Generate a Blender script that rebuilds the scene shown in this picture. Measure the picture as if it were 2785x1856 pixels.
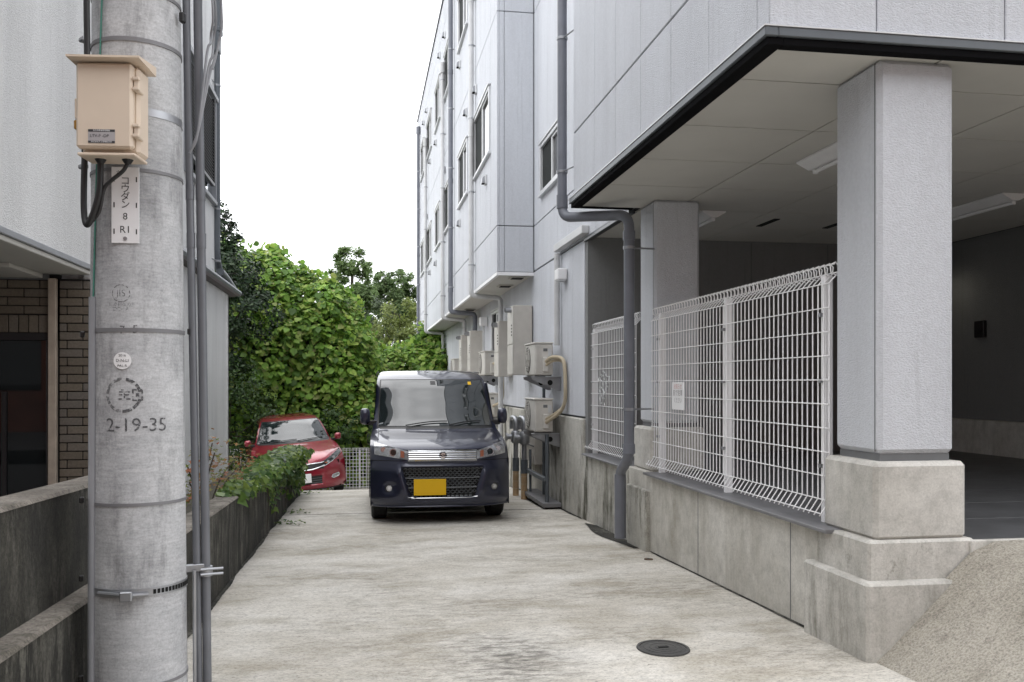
import bpy, bmesh, math, random
import numpy as np
from mathutils import Vector, Matrix
R=math.radians; PI=math.pi
random.seed(7); rng=np.random.default_rng(7)
for o in list(bpy.data.objects): bpy.data.objects.remove(o)
sc=bpy.context.scene; COL=sc.collection

# ------------------------------------------------------------ camera, sky, sun, exposure
cam_d=bpy.data.cameras.new('camera'); cam=bpy.data.objects.new('camera',cam_d); COL.objects.link(cam)
cam_d.sensor_width=36; cam_d.lens=31.67; cam_d.shift_y=0.0409; cam_d.clip_end=3000; cam_d.clip_start=.05
cam.location=(0,0,1.17); cam.rotation_euler=(R(90),0,-math.atan(407/2450)); sc.camera=cam
wd=bpy.data.worlds.new('World'); sc.world=wd; wd.use_nodes=True
SUN_EL,SUN_AZ=R(58),R(-70)          # azimuth measured from +Y towards +X
def world_nodes():
    nt=wd.node_tree; n=nt.nodes; l=nt.links
    bg=n['Background']; bg.inputs[1].default_value=0.1
    sky=n.new('ShaderNodeTexSky'); sky.sky_type='NISHITA'; sky.sun_disc=False
    sky.sun_elevation=SUN_EL; sky.sun_rotation=SUN_AZ
    tc=n.new('ShaderNodeTexCoord'); mp=n.new('ShaderNodeMapping'); mp.inputs['Scale'].default_value=(1.6,1.6,3.5)
    no=n.new('ShaderNodeTexNoise'); no.inputs['Scale'].default_value=1.7; no.inputs['Detail'].default_value=5
    rp=n.new('ShaderNodeValToRGB'); e=rp.color_ramp.elements
    e[0].position=.3; e[0].color=(9.0,9.1,9.4,1); e[1].position=.62; e[1].color=(17.5,17.6,17.9,1)
    mx=n.new('ShaderNodeMixRGB'); mx.inputs[0].default_value=.93
    l.new(tc.outputs['Generated'],mp.inputs[0]); l.new(mp.outputs[0],no.inputs['Vector']); l.new(no.outputs[0],rp.inputs[0])
    l.new(sky.outputs[0],mx.inputs[1]); l.new(rp.outputs[0],mx.inputs[2]); l.new(mx.outputs[0],bg.inputs[0])
world_nodes()
sd=bpy.data.lights.new('sun','SUN'); sd.energy=.55; sd.angle=R(100); sd.color=(1,.97,.93)
sun=bpy.data.objects.new('sun',sd); COL.objects.link(sun)
_d=Vector((math.sin(SUN_AZ)*math.cos(SUN_EL),math.cos(SUN_AZ)*math.cos(SUN_EL),math.sin(SUN_EL)))
sun.rotation_euler=_d.to_track_quat('Z','Y').to_euler(); sun.location=(-20,10,30)
vs=sc.view_settings; vs.view_transform='Standard'; vs.look='None'; vs.gamma=1; vs.use_curve_mapping=False; vs.exposure=0.9

# ------------------------------------------------------------ materials
MATS={}
def nodes(name):
    m=bpy.data.materials.new(name); m.use_nodes=True; nt=m.node_tree
    return m,nt,nt.nodes['Principled BSDF']
def ramp(nt,src,stops):
    r=nt.nodes.new('ShaderNodeValToRGB'); cr=r.color_ramp
    while len(cr.elements)<len(stops): cr.elements.new(.5)
    for e,(p,c) in zip(cr.elements,stops):
        e.position=p; e.color=(c,c,c,1) if not hasattr(c,'__len__') else (*c,1)
    nt.links.new(src,r.inputs[0]); return r.outputs[0]
def noise(nt,vec,scale,detail=4,rough=.55,sc3=None,loc=(0,0,0)):
    if sc3 is not None:
        mp=nt.nodes.new('ShaderNodeMapping'); mp.inputs['Scale'].default_value=sc3; mp.inputs['Location'].default_value=loc
        nt.links.new(vec,mp.inputs[0]); vec=mp.outputs[0]
    t=nt.nodes.new('ShaderNodeTexNoise'); t.inputs['Scale'].default_value=scale; t.inputs['Detail'].default_value=detail
    t.inputs['Roughness'].default_value=rough; nt.links.new(vec,t.inputs['Vector']); return t.outputs[0]
def pos(nt): return nt.nodes.new('ShaderNodeNewGeometry').outputs['Position']
def mixc(nt,f,a,b,mode='MIX'):
    m=nt.nodes.new('ShaderNodeMixRGB'); m.blend_type=mode
    for i,v in enumerate((f,a,b)):
        if hasattr(v,'default_value') or hasattr(v,'is_output'): nt.links.new(v,m.inputs[i])
        elif i==0: m.inputs[0].default_value=v
        else: m.inputs[i].default_value=(*v,1)
    return m.outputs[0]
def bump(nt,bs,h,strength,dist):
    b=nt.nodes.new('ShaderNodeBump'); b.inputs['Strength'].default_value=strength; b.inputs['Distance'].default_value=dist
    nt.links.new(h,b.inputs['Height']); nt.links.new(b.outputs[0],bs.inputs['Normal'])
def plain(name,col,rough=.5,metal=0,var=.12,coat=0,spec=None,scale=6):
    if name in MATS: return MATS[name]
    m,nt,bs=nodes(name); p=nt.nodes.new('ShaderNodeTexCoord').outputs['Object']
    n=noise(nt,p,scale,4)
    f=ramp(nt,n,[(.3,1-var),(.7,1+var*.4)])
    nt.links.new(mixc(nt,1,col,f,'MULTIPLY'),bs.inputs['Base Color'])
    bs.inputs['Roughness'].default_value=rough; bs.inputs['Metallic'].default_value=metal
    if coat: bs.inputs['Coat Weight'].default_value=coat; bs.inputs['Coat Roughness'].default_value=.03
    if spec is not None: bs.inputs['Specular IOR Level'].default_value=spec
    MATS[name]=m; return m
def stucco(name,col,gr=1.0,streak=.10,bscale=95,bstr=.5):
    m,nt,bs=nodes(name); p=pos(nt)
    a=noise(nt,p,1.0,4,.6,(2.2,2.2,.35)); b=noise(nt,p,45,3)
    f=ramp(nt,a,[(.3,1-streak),(.6,1.0)]); g=ramp(nt,b,[(.36,.97),(.64,1.03)])
    d=noise(nt,p,1.6,5,.65,(9,9,.5),(3,1,7)); df=ramp(nt,d,[(.30,.90),(.42,1)])
    c=mixc(nt,1,mixc(nt,1,mixc(nt,1,col,f,'MULTIPLY'),g,'MULTIPLY'),df,'MULTIPLY')
    nt.links.new(c,bs.inputs['Base Color']); bs.inputs['Roughness'].default_value=.85
    v=noise(nt,p,1.0,4,.65,(bscale*.8,bscale*.8,bscale*1.5)); v2=ramp(nt,v,[(.38,0),(.62,1)])
    bump(nt,bs,v2,bstr,.006*gr); MATS[name]=m; return m
def concrete(name,c1,c2,dirt,dirt_amt=.5,stretch=(7,7,.7),scale=1.0,bstr=.35,spots=.5,grit=.22):
    m,nt,bs=nodes(name); p=pos(nt)
    a=noise(nt,p,1.4*scale,6,.65); base=mixc(nt,ramp(nt,a,[(.36,0),(.64,1)]),c1,c2)
    mid=noise(nt,p,9*scale,5,.7); base=mixc(nt,1,base,ramp(nt,mid,[(.34,.84),(.5,1.0),(.66,1.10)]),'MULTIPLY')
    s=noise(nt,p,1.0,6,.68,stretch,(1.3,4.1,.2)); blot=noise(nt,p,1.1,5,.62)
    sm=nt.nodes.new('ShaderNodeMath'); sm.operation='MULTIPLY'; nt.links.new(ramp(nt,s,[(.44,0),(.62,1)]),sm.inputs[0]); nt.links.new(ramp(nt,blot,[(.40,.05),(.60,dirt_amt*1.7)]),sm.inputs[1])
    sm.use_clamp=True
    c=mixc(nt,sm.outputs[0],base,dirt)
    sp=noise(nt,p,14,6,.8,(1,1,.7),(9,2,5)); sb=noise(nt,p,2.0,4,.6,None); 
    s2=nt.nodes.new('ShaderNodeMath'); s2.operation='MULTIPLY'; nt.links.new(ramp(nt,sp,[(.57,0),(.66,1)]),s2.inputs[0]); nt.links.new(ramp(nt,sb,[(.48,0),(.62,spots)]),s2.inputs[1])
    c=mixc(nt,s2.outputs[0],c,dirt)
    fine=noise(nt,p,85,4,.8); c=mixc(nt,1,c,ramp(nt,fine,[(.36,1-grit),(.5,1.0),(.64,1+grit*.6)]),'MULTIPLY')
    nt.links.new(c,bs.inputs['Base Color']); bs.inputs['Roughness'].default_value=.88
    mm=noise(nt,p,60,5,.7); bump(nt,bs,mm,bstr,.006); MATS[name]=m; return m

M_wall=stucco('grey_stucco',(.595,.615,.655))
M_wall_end=M_wall
M_leftwall=stucco('left_stucco',(.76,.765,.765),1.0,.16)
M_core=plain('joint_backing',(.16,.165,.17),.9)
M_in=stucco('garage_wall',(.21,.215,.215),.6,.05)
M_found=concrete('foundation_concrete',(.44,.425,.385),(.58,.565,.525),(.25,.23,.185),.38,(4,4,.8),1.0,.3,.4,.14)
M_found_d=concrete('stained_foundation',(.38,.37,.33),(.50,.49,.45),(.075,.073,.052),.8,(6,6,1.3))
M_step=concrete('step_concrete',(.46,.445,.41),(.56,.545,.51),(.13,.125,.095),.5,(8,8,1.6),1.0,.4,.45,.15)
M_plinth=concrete('plinth_concrete',(.47,.455,.42),(.57,.555,.52),(.25,.24,.21),.28,(5,5,.8),1.3,.3,.4,.13)
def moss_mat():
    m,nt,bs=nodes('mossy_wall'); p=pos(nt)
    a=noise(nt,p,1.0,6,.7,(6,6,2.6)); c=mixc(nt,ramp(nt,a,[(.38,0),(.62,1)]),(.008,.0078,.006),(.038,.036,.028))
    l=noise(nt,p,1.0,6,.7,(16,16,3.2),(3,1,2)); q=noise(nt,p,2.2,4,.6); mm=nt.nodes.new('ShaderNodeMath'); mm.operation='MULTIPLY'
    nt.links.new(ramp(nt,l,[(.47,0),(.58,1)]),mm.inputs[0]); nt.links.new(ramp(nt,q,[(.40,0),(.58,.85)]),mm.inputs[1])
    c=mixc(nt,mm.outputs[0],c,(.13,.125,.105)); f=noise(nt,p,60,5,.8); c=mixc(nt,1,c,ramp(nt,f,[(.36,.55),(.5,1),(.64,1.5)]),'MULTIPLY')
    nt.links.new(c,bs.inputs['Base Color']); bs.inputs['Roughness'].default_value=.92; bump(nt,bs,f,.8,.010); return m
M_moss=moss_mat()
M_mosstop=concrete('mossy_coping',(.15,.13,.11),(.25,.225,.195),(.06,.055,.04),.5,(9,9,9),2.0,.8,.6,.5)
def drive_mat():
    m,nt,bs=nodes('driveway_concrete'); p=pos(nt)
    a=noise(nt,p,1.0,6,.62,(.9,1.3,1)); base=mixc(nt,ramp(nt,a,[(.33,0),(.66,1)]),(.44,.41,.355),(.60,.575,.525))
    s=noise(nt,p,1.0,7,.75,(9,22,1)); big=noise(nt,p,.8,5,.6,(1.1,1.5,1),(2.6,.9,0))
    mu=nt.nodes.new('ShaderNodeMath'); mu.operation='MULTIPLY'
    nt.links.new(ramp(nt,s,[(.44,0),(.60,1)]),mu.inputs[0]); nt.links.new(ramp(nt,big,[(.42,.08),(.60,.62)]),mu.inputs[1])
    c=mixc(nt,mu.outputs[0],base,(.20,.185,.155))
    soft=noise(nt,p,1.0,4,.55,(1.6,3.0,1),(7,3,0)); c=mixc(nt,ramp(nt,soft,[(.48,0),(.66,.50)]),c,(.27,.24,.18)); pale=noise(nt,p,1.0,5,.6,(1.3,2.0,1),(1,8,0)); c=mixc(nt,ramp(nt,pale,[(.50,0),(.66,.6)]),c,(.66,.64,.60))
    # one oily dark patch in the middle of the drive
    vm=nt.nodes.new('ShaderNodeVectorMath'); vm.operation='SUBTRACT'; nt.links.new(p,vm.inputs[0]); vm.inputs[1].default_value=(.70,4.15,-.13)
    mp=nt.nodes.new('ShaderNodeMapping'); mp.inputs['Scale'].default_value=(2.4,1.6,.1); nt.links.new(vm.outputs[0],mp.inputs[0])
    ln=nt.nodes.new('ShaderNodeVectorMath'); ln.operation='LENGTH'; nt.links.new(mp.outputs[0],ln.inputs[0])
    blob=ramp(nt,ln.outputs['Value'],[(.1,1),(1,0)])
    m2=nt.nodes.new('ShaderNodeMath'); m2.operation='MULTIPLY'; nt.links.new(blob,m2.inputs[0]); nt.links.new(ramp(nt,s,[(.40,.1),(.62,1)]),m2.inputs[1])
    c=mixc(nt,m2.outputs[0],c,(.075,.07,.062))
    f=noise(nt,p,75,4,.8,(.8,1.3,1)); c=mixc(nt,1,c,ramp(nt,f,[(.36,.60),(.48,.98),(.64,1.14)]),'MULTIPLY')
    f2=noise(nt,p,16,6,.8,(1,1.9,1)); c=mixc(nt,1,c,ramp(nt,f2,[(.36,.80),(.50,1.0),(.62,1.05)]),'MULTIPLY')
    sp=noise(nt,p,30,4,.7,(1,1.6,1),(5,5,5)); c=mixc(nt,ramp(nt,sp,[(.645,0),(.68,.8)]),c,(.11,.10,.085))
    nt.links.new(c,bs.inputs['Base Color']); bs.inputs['Roughness'].default_value=.86
    g=noise(nt,p,1.0,4,.7,(30,150,30)); bump(nt,bs,g,.4,.005); return m
M_drive=drive_mat()
def ramp_mat():
    m,nt,bs=nodes('ramp_concrete'); p=pos(nt)
    a=noise(nt,p,1.3,6,.65); c=mixc(nt,ramp(nt,a,[(.3,0),(.7,1)]),(.29,.265,.215),(.43,.40,.345))
    d=noise(nt,p,1.0,5,.7,(4,9,4),(4,2,1)); c=mixc(nt,ramp(nt,d,[(.52,0),(.75,.6)]),c,(.12,.105,.08))
    f=noise(nt,p,95,4,.8); c=mixc(nt,1,c,ramp(nt,f,[(.36,.55),(.5,1.0),(.64,1.28)]),'MULTIPLY')
    nt.links.new(c,bs.inputs['Base Color']); bs.inputs['Roughness'].default_value=.9; bump(nt,bs,f,.8,.010); return m
M_ramp=ramp_mat()
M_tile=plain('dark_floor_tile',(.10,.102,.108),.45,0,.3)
M_asph=concrete('asphalt',(.045,.045,.046),(.06,.06,.06),(.03,.03,.03),.4)
M_soil=concrete('soil',(.06,.05,.035),(.09,.08,.05),(.03,.028,.02),.5)
M_pole=None
def pole_mat():
    m,nt,bs=nodes('pole_concrete'); p=pos(nt)
    a=noise(nt,p,3.2,5,.65); base=mixc(nt,ramp(nt,a,[(.3,0),(.68,1)]),(.33,.338,.352),(.54,.548,.56))
    h=noise(nt,p,1.0,4,.6,(14,14,75)); hb=ramp(nt,h,[(.48,0),(.72,.30)]); c=mixc(nt,hb,base,(.66,.665,.67))
    d=noise(nt,p,1.2,6,.72,(7,7,2.0),(5,2,1)); c=mixc(nt,ramp(nt,d,[(.50,0),(.68,.72)]),c,(.16,.16,.165))
    f=noise(nt,p,150,4,.8); c=mixc(nt,1,c,ramp(nt,f,[(.36,.82),(.5,1),(.64,1.1)]),'MULTIPLY')
    k=noise(nt,p,1.0,5,.7,(30,30,150),(2,7,3)); c=mixc(nt,1,c,ramp(nt,k,[(.36,.86),(.5,1),(.64,1.07)]),'MULTIPLY')
    nt.links.new(c,bs.inputs['Base Color']); bs.inputs['Roughness'].default_value=.8
    bump(nt,bs,h,.25,.003); return m
M_pole=pole_mat()
M_galv=plain('galvanised_steel',(.36,.37,.39),.42,.75,.2)
M_steel=plain('stainless_strap',(.42,.43,.45),.45,.8,.2)
M_strap=plain('grey_strap',(.20,.20,.21),.55,.2,.15)
M_pvc=plain('grey_pvc',(.165,.175,.205),.42,0,.15)
M_pvc2=plain('dark_pvc',(.11,.125,.14),.45,0,.12)
M_wpvc=plain('pale_pvc',(.56,.565,.57),.45,0,.1)
M_cond=plain('grey_conduit',(.27,.28,.30),.45,.1,.12)
M_dcond=plain('slate_conduit',(.15,.158,.175),.45,.1,.2)
M_beige=plain('beige_box_plastic',(.70,.585,.47),.5,0,.06)
M_cream=plain('cream_casing',(.52,.495,.45),.5,0,.12)
M_cream2=plain('cream_casing_light',(.62,.60,.56),.5,0,.12)
M_lag=plain('beige_lagging',(.50,.43,.31),.75,0,.2)
M_sleeve=plain('ochre_sleeve',(.48,.33,.19),.7,0,.25)
M_white=plain('white_paint',(.82,.82,.83),.4,0,.05)
M_wirew=plain('white_wire',(.90,.90,.91),.35,0,.03)
M_black=plain('black_plastic',(.012,.012,.013),.45,0,.1)
M_rubber=plain('rubber',(.014,.014,.014),.8,0,.2)
M_dark=plain('dark_void',(.004,.004,.004),.95,0,.1)
def ink_mat(name,col,lo=.38,hi=.52):
    m,nt,bs=nodes(name); bs.inputs['Base Color'].default_value=(*col,1); bs.inputs['Roughness'].default_value=.85
    n=noise(nt,pos(nt),130,5,.75); nt.links.new(ramp(nt,n,[(lo,0),(hi,1)]),bs.inputs['Alpha']); return m
M_ink=plain('printed_ink',(.045,.045,.048),.85); M_sten=ink_mat('stencil_ink',(.085,.085,.09))
M_frame=plain('aluminium_frame',(.62,.63,.64),.4,.3,.06)
M_dframe=plain('dark_frame',(.03,.03,.032),.4,.3,.1)
M_fascia=plain('dark_fascia',(.045,.05,.058),.35,.3,.1)
M_soffit=plain('soffit_board',(.57,.56,.525),.8,0,.06,scale=2)
M_iron=concrete('cast_iron',(.05,.05,.048),(.075,.072,.068),(.03,.03,.03),.4,(30,30,30))
M_green=plain('green_wire',(.06,.23,.18),.5,0,.1)
M_brass=plain('brass',(.45,.27,.07),.35,.9,.1)
M_roof=plain('dark_roof_tile',(.06,.062,.066),.6,0,.25)
M_post=plain('rusty_beige_post',(.44,.37,.30),.6,0,.2,scale=12)
def brick_mat():
    m,nt,bs=nodes('tan_brick'); oi=nt.nodes.new('ShaderNodeObjectInfo').outputs['Random']
    c=ramp(nt,oi,[(0,(.135,.112,.085)),(.5,(.17,.142,.108)),(1,(.15,.133,.115))])
    f=noise(nt,pos(nt),60,4,.6); c=mixc(nt,1,c,ramp(nt,f,[(.25,.75),(.7,1.1)]),'MULTIPLY')
    nt.links.new(c,bs.inputs['Base Color']); bs.inputs['Roughness'].default_value=.75; bump(nt,bs,f,.3,.003); return m
M_brick=brick_mat()
M_mortar=plain('dark_mortar',(.018,.017,.016),.95)
def glass_mat(name,col=(.012,.014,.015),spec=.5,rough=.02,ior=1.5):
    m,nt,bs=nodes(name); bs.inputs['Base Color'].default_value=(*col,1); bs.inputs['Roughness'].default_value=rough
    bs.inputs['Specular IOR Level'].default_value=.5; bs.inputs['IOR'].default_value=ior
    n=noise(nt,nt.nodes.new('ShaderNodeTexCoord').outputs['Object'],.7,2); bump(nt,bs,n,.004,.05); return m
M_glass=glass_mat('window_glass'); M_screen=plain('insect_screen',(.035,.038,.038),.9,0,.1,spec=.1)
M_cglass=glass_mat('car_glass',(.012,.017,.018),1.0,.015,1.85)
M_lens=plain('headlamp_lens',(.55,.56,.58),.16,.75,.5,1.0,scale=22)
M_mirror=plain('sky_glass',(.75,.78,.80),.08,1.0,.02)
def paint(name,col,flake=.5,ior=1.6):
    m,nt,bs=nodes(name); n=noise(nt,nt.nodes.new('ShaderNodeTexCoord').outputs['Object'],900,2)
    nt.links.new(mixc(nt,1,col,ramp(nt,n,[(.3,.8),(.7,1.25)]),'MULTIPLY'),bs.inputs['Base Color'])
    bs.inputs['Metallic'].default_value=flake; bs.inputs['Roughness'].default_value=.35
    bs.inputs['Coat Weight'].default_value=1; bs.inputs['Coat Roughness'].default_value=.03; bs.inputs['Coat IOR'].default_value=ior; return m
M_navy=paint('navy_metallic',(.018,.021,.045),.35,1.45)
M_red=paint('red_metallic',(.25,.006,.022),.45)
M_chrome=plain('chrome',(.75,.76,.78),.12,1,.05)
M_amber=plain('amber_lens',(.38,.13,.07),.2,0,.1)
M_yellow=plain('yellow_plate',(.74,.44,.0),.45,0,.03)
M_grille=plain('grille_grey',(.10,.105,.11),.4,.3,.1)
def leaf_mat(name,cols,trans=.35,rough=.5):
    m,nt,bs=nodes(name); g=nt.nodes.new('ShaderNodeNewGeometry'); r=g.outputs['Random Per Island']
    k=len(cols)-1; c=ramp(nt,r,[(i/k,c) for i,c in enumerate(cols)])
    n=noise(nt,g.outputs['Position'],1.1,3); c=mixc(nt,1,c,ramp(nt,n,[(.3,.75),(.7,1.2)]),'MULTIPLY')
    nt.links.new(c,bs.inputs['Base Color']); bs.inputs['Roughness'].default_value=rough; bs.inputs['Specular IOR Level'].default_value=.35
    tr=nt.nodes.new('ShaderNodeBsdfTranslucent'); nt.links.new(c,tr.inputs[0])
    mx=nt.nodes.new('ShaderNodeMixShader'); mx.inputs[0].default_value=trans
    nt.links.new(bs.outputs[0],mx.inputs[1]); nt.links.new(tr.outputs[0],mx.inputs[2])
    nt.links.new(mx.outputs[0],nt.nodes['Material Output'].inputs[0]); return m
M_kudzu=leaf_mat('kudzu_leaf',[(.06,.12,.026),(.12,.23,.044),(.18,.33,.058),(.24,.41,.07),(.30,.46,.085),(.38,.50,.11),(.30,.32,.12)],.5)
M_dkleaf=leaf_mat('evergreen_leaf',[(.015,.035,.014),(.025,.05,.02),(.045,.075,.03)],.15,.4)
M_treeA=leaf_mat('tree_leaf_mid',[(.11,.17,.065),(.15,.23,.08),(.19,.27,.10)],.5)
M_treeB=leaf_mat('tree_leaf_olive',[(.15,.20,.05),(.21,.26,.07),(.25,.29,.10)],.4)
M_ivy=leaf_mat('ivy_leaf',[(.03,.075,.016),(.07,.14,.025),(.13,.21,.04),(.19,.26,.05)],.3,.4)
M_maple=leaf_mat('maple_leaf',[(.10,.15,.03),(.17,.20,.04),(.36,.19,.06),(.34,.10,.05)],.4)
M_bark=plain('bark',(.06,.048,.035),.9,0,.3)
M_undr=plain('foliage_gap_shade',(.03,.045,.018),.95,0,.5,scale=3)  # dark colour standing in for shade deep between leaves

# ------------------------------------------------------------ helpers
BASE={}
def link(o,parent=None):
    COL.objects.link(o)
    if parent: o.parent=parent; BASE[o.name]=BASE[parent.name]
    return o
def tag(o,label,cat,group=None,kind=None):
    if label: o['label']=label
    if cat: o['category']=cat
    if group: o['group']=group
    if kind: o['kind']=kind
    return o
def thing(name,loc,label,cat,group=None):
    o=bpy.data.objects.new(name,None); COL.objects.link(o); o.location=loc; o.empty_display_size=.1
    BASE[o.name]=Vector(loc); return tag(o,label,cat,group)
def piece(name,me,loc,parent,rot=None):
    o=bpy.data.objects.new(name,me); link(o,parent)
    o.location=Vector(loc)-BASE[parent.name]
    if rot: o.rotation_euler=rot
    return o
class MB:
    def __init__(s): s.v=[]; s.f=[]
    def add(s,vs,fs):
        b=len(s.v); s.v+= [tuple(p) for p in vs]; s.f+= [tuple(i+b for i in f) for f in fs]; return s
    def box(s,x0,x1,y0,y1,z0,z1,bev=0,M=None):
        if bev:
            c=((x0+x1)/2,(y0+y1)/2,(z0+z1)/2); h=(abs(x1-x0)/2,abs(y1-y0)/2,abs(z1-z0)/2); b=min(bev,*[k*.49 for k in h])
            V=[];idx={}
            for sx in (-1,1):
                for sy in (-1,1):
                    for sz in (-1,1):
                        for ax in range(3):
                            q=[h[0]-b,h[1]-b,h[2]-b]; q[ax]=h[ax]
                            idx[(sx,sy,sz,ax)]=len(V); V.append((c[0]+sx*q[0],c[1]+sy*q[1],c[2]+sz*q[2]))
            F=[]
            for ax in range(3):
                o1,o2=[(1,2),(2,0),(0,1)][ax]
                for sg in (-1,1):
                    loop=[]
                    for (p,q) in ((-1,-1),(1,-1),(1,1),(-1,1)):
                        k=[0,0,0]; k[ax]=sg; k[o1]=p; k[o2]=q; loop.append(idx[(*k,ax)])
                    F.append(loop if sg>0 else loop[::-1])
            for ax in range(3):
                o1,o2=[(1,2),(2,0),(0,1)][ax]
                for p in (-1,1):
                    for q in (-1,1):
                        k=[0,0,0]; k[o1]=p;k[o2]=q; lo=k[:];lo[ax]=-1;hi=k[:];hi[ax]=1
                        L=[idx[(*lo,o1)],idx[(*hi,o1)],idx[(*hi,o2)],idx[(*lo,o2)]]
                        F.append(L if p*q<0 else L[::-1])
            for sx in (-1,1):
                for sy in (-1,1):
                    for sz in (-1,1):
                        L=[idx[(sx,sy,sz,a)] for a in range(3)]; F.append(L if sx*sy*sz>0 else L[::-1])
        else:
            V=[(x,y,z) for x in (x0,x1) for y in (y0,y1) for z in (z0,z1)]
            F=[(0,1,3,2),(4,6,7,5),(0,4,5,1),(2,3,7,6),(0,2,6,4),(1,5,7,3)]
        if M is not None: V=[tuple(M@Vector(p)) for p in V]
        return s.add(V,F)
    def tube(s,path,r,n=8,cap=True,rs=None):
        P=[Vector(p) for p in path]; m=len(P); V=[];F=[]
        t0=(P[1]-P[0]).normalized(); ref=Vector((0,0,1)) if abs(t0.z)<.9 else Vector((1,0,0)); nrm=t0.cross(ref).normalized()
        for i in range(m):
            t=((P[min(i+1,m-1)]-P[i]).normalized()+(P[i]-P[max(i-1,0)]).normalized())
            t=t.normalized() if t.length>1e-6 else t0
            nrm=(nrm-t*nrm.dot(t)).normalized(); bi=t.cross(nrm)
            rr=rs[i] if rs else r
            for k in range(n):
                a=2*PI*k/n+ (PI/4 if n==4 else 0); V.append(P[i]+nrm*math.cos(a)*rr+bi*math.sin(a)*rr)
        for i in range(m-1):
            for k in range(n): F.append((i*n+k,i*n+(k+1)%n,(i+1)*n+(k+1)%n,(i+1)*n+k))
        if cap: F.append(tuple(range(n))[::-1]); F.append(tuple((m-1)*n+k for k in range(n)))
        return s.add(V,F)
    def disc(s,c,r,nrm,h,n=20,r2=None):
        c=Vector(c); nrm=Vector(nrm).normalized(); return s.tube([c,c+nrm*h],r,n,True,[r,r2 if r2 is not None else r])
    def grid(s,P,closed=False):
        nr=len(P); nc=len(P[0]); V=[p for row in P for p in row]
        F=[(i*nc+j,i*nc+j+1,(i+1)*nc+j+1,(i+1)*nc+j) for i in range(nr-1) for j in range(nc-1)]
        return s.add(V,F)
    def prism(s,poly,ax,a0,a1):
        n=len(poly)
        def mk(p,t):
            q=list(p); q.insert(ax,t); return tuple(q)
        V=[mk(p,a0) for p in poly]+[mk(p,a1) for p in poly]
        F=[tuple(range(n)),tuple(range(2*n-1,n-1,-1))]+[(i,n+i,n+(i+1)%n,(i+1)%n) for i in range(n)]
        return s.add(V,F)
    def mesh(s,name,mat,smooth=False,off=(0,0,0),fix=True):
        me=bpy.data.meshes.new(name); o=Vector(off)
        me.from_pydata([tuple(Vector(p)-o) for p in s.v],[],s.f); me.materials.append(mat)
        if fix:
            bm=bmesh.new(); bm.from_mesh(me); bmesh.ops.recalc_face_normals(bm,faces=bm.faces); bm.to_mesh(me); bm.free()
        if smooth:
            me.shade_smooth()
            if smooth!='all': me.set_sharp_from_angle(angle=R(40))
        me.update(); return me
    def build(s,name,mat,parent=None,smooth=False,fix=True):
        off=BASE[parent.name] if parent else (0,0,0)
        o=bpy.data.objects.new(name,s.mesh(name,mat,smooth,off,fix)); link(o,parent)
        if not parent: BASE[o.name]=Vector((0,0,0))
        return o
def fillet(pts,r,n=6):
    P=[Vector(p) for p in pts]; out=[P[0]]
    for i in range(1,len(P)-1):
        a=(P[i-1]-P[i]); b=(P[i+1]-P[i]); k=min(r,a.length*.49,b.length*.49); a=P[i]+a.normalized()*k; b=P[i]+b.normalized()*k
        for j in range(n+1):
            t=j/n; out.append(a*(1-t)**2+P[i]*2*t*(1-t)+b*t*t)
    return out+[P[-1]]
def spline(pts,n=8):
    P=[Vector(p) for p in pts]; P=[P[0]*2-P[1]]+P+[P[-1]*2-P[-2]]; out=[]
    for i in range(1,len(P)-2):
        for j in range(n):
            t=j/n; out.append(.5*((2*P[i])+(P[i+1]-P[i-1])*t+(2*P[i-1]-5*P[i]+4*P[i+1]-P[i+2])*t*t+(-P[i-1]+3*P[i]-3*P[i+1]+P[i+2])*t**3))
    return out+[P[-2]]
def text_geo(txt,size,align='CENTER'):
    cu=bpy.data.curves.new('t','FONT'); cu.body=txt; cu.size=size; cu.align_x=align; cu.align_y='CENTER'; cu.fill_mode='BOTH'; cu.resolution_u=3
    o=bpy.data.objects.new('t',cu); COL.objects.link(o); dg=bpy.context.evaluated_depsgraph_get()
    me=bpy.data.meshes.new_from_object(o.evaluated_get(dg)); V=[tuple(v.co) for v in me.vertices]; F=[tuple(p.vertices) for p in me.polygons]
    bpy.data.objects.remove(o); bpy.data.curves.remove(cu); bpy.data.meshes.remove(me); return V,F
def interp(tab,x):
    if x<=tab[0][0]: return tab[0][1]
    for (a,b),(c,d) in zip(tab,tab[1:]):
        if x<=c: return b+(d-b)*(x-a)/(c-a)
    return tab[-1][1]
def smooth_tab(tab,n=240):
    xs=np.array([t[0] for t in tab],float); ys=np.array([t[1] for t in tab],float)
    h=np.diff(xs); d=np.diff(ys)/h; m=np.zeros(len(xs)); m[0]=d[0]; m[-1]=d[-1]
    for i in range(1,len(xs)-1):
        if d[i-1]*d[i]>0: w1=2*h[i]+h[i-1]; w2=h[i]+2*h[i-1]; m[i]=(w1+w2)/(w1/d[i-1]+w2/d[i])
    def f(x):
        x=min(max(x,xs[0]),xs[-1]); i=min(int(np.searchsorted(xs,x,side='right'))-1,len(h)-1); t=(x-xs[i])/h[i]
        return float((2*t**3-3*t*t+1)*ys[i]+(t**3-2*t*t+t)*h[i]*m[i]+(-2*t**3+3*t*t)*ys[i+1]+(t**3-t*t)*h[i]*m[i+1])
    return f
def sstep(a,b,x):
    t=min(max((x-a)/(b-a),0),1); return t*t*(3-2*t)

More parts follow.
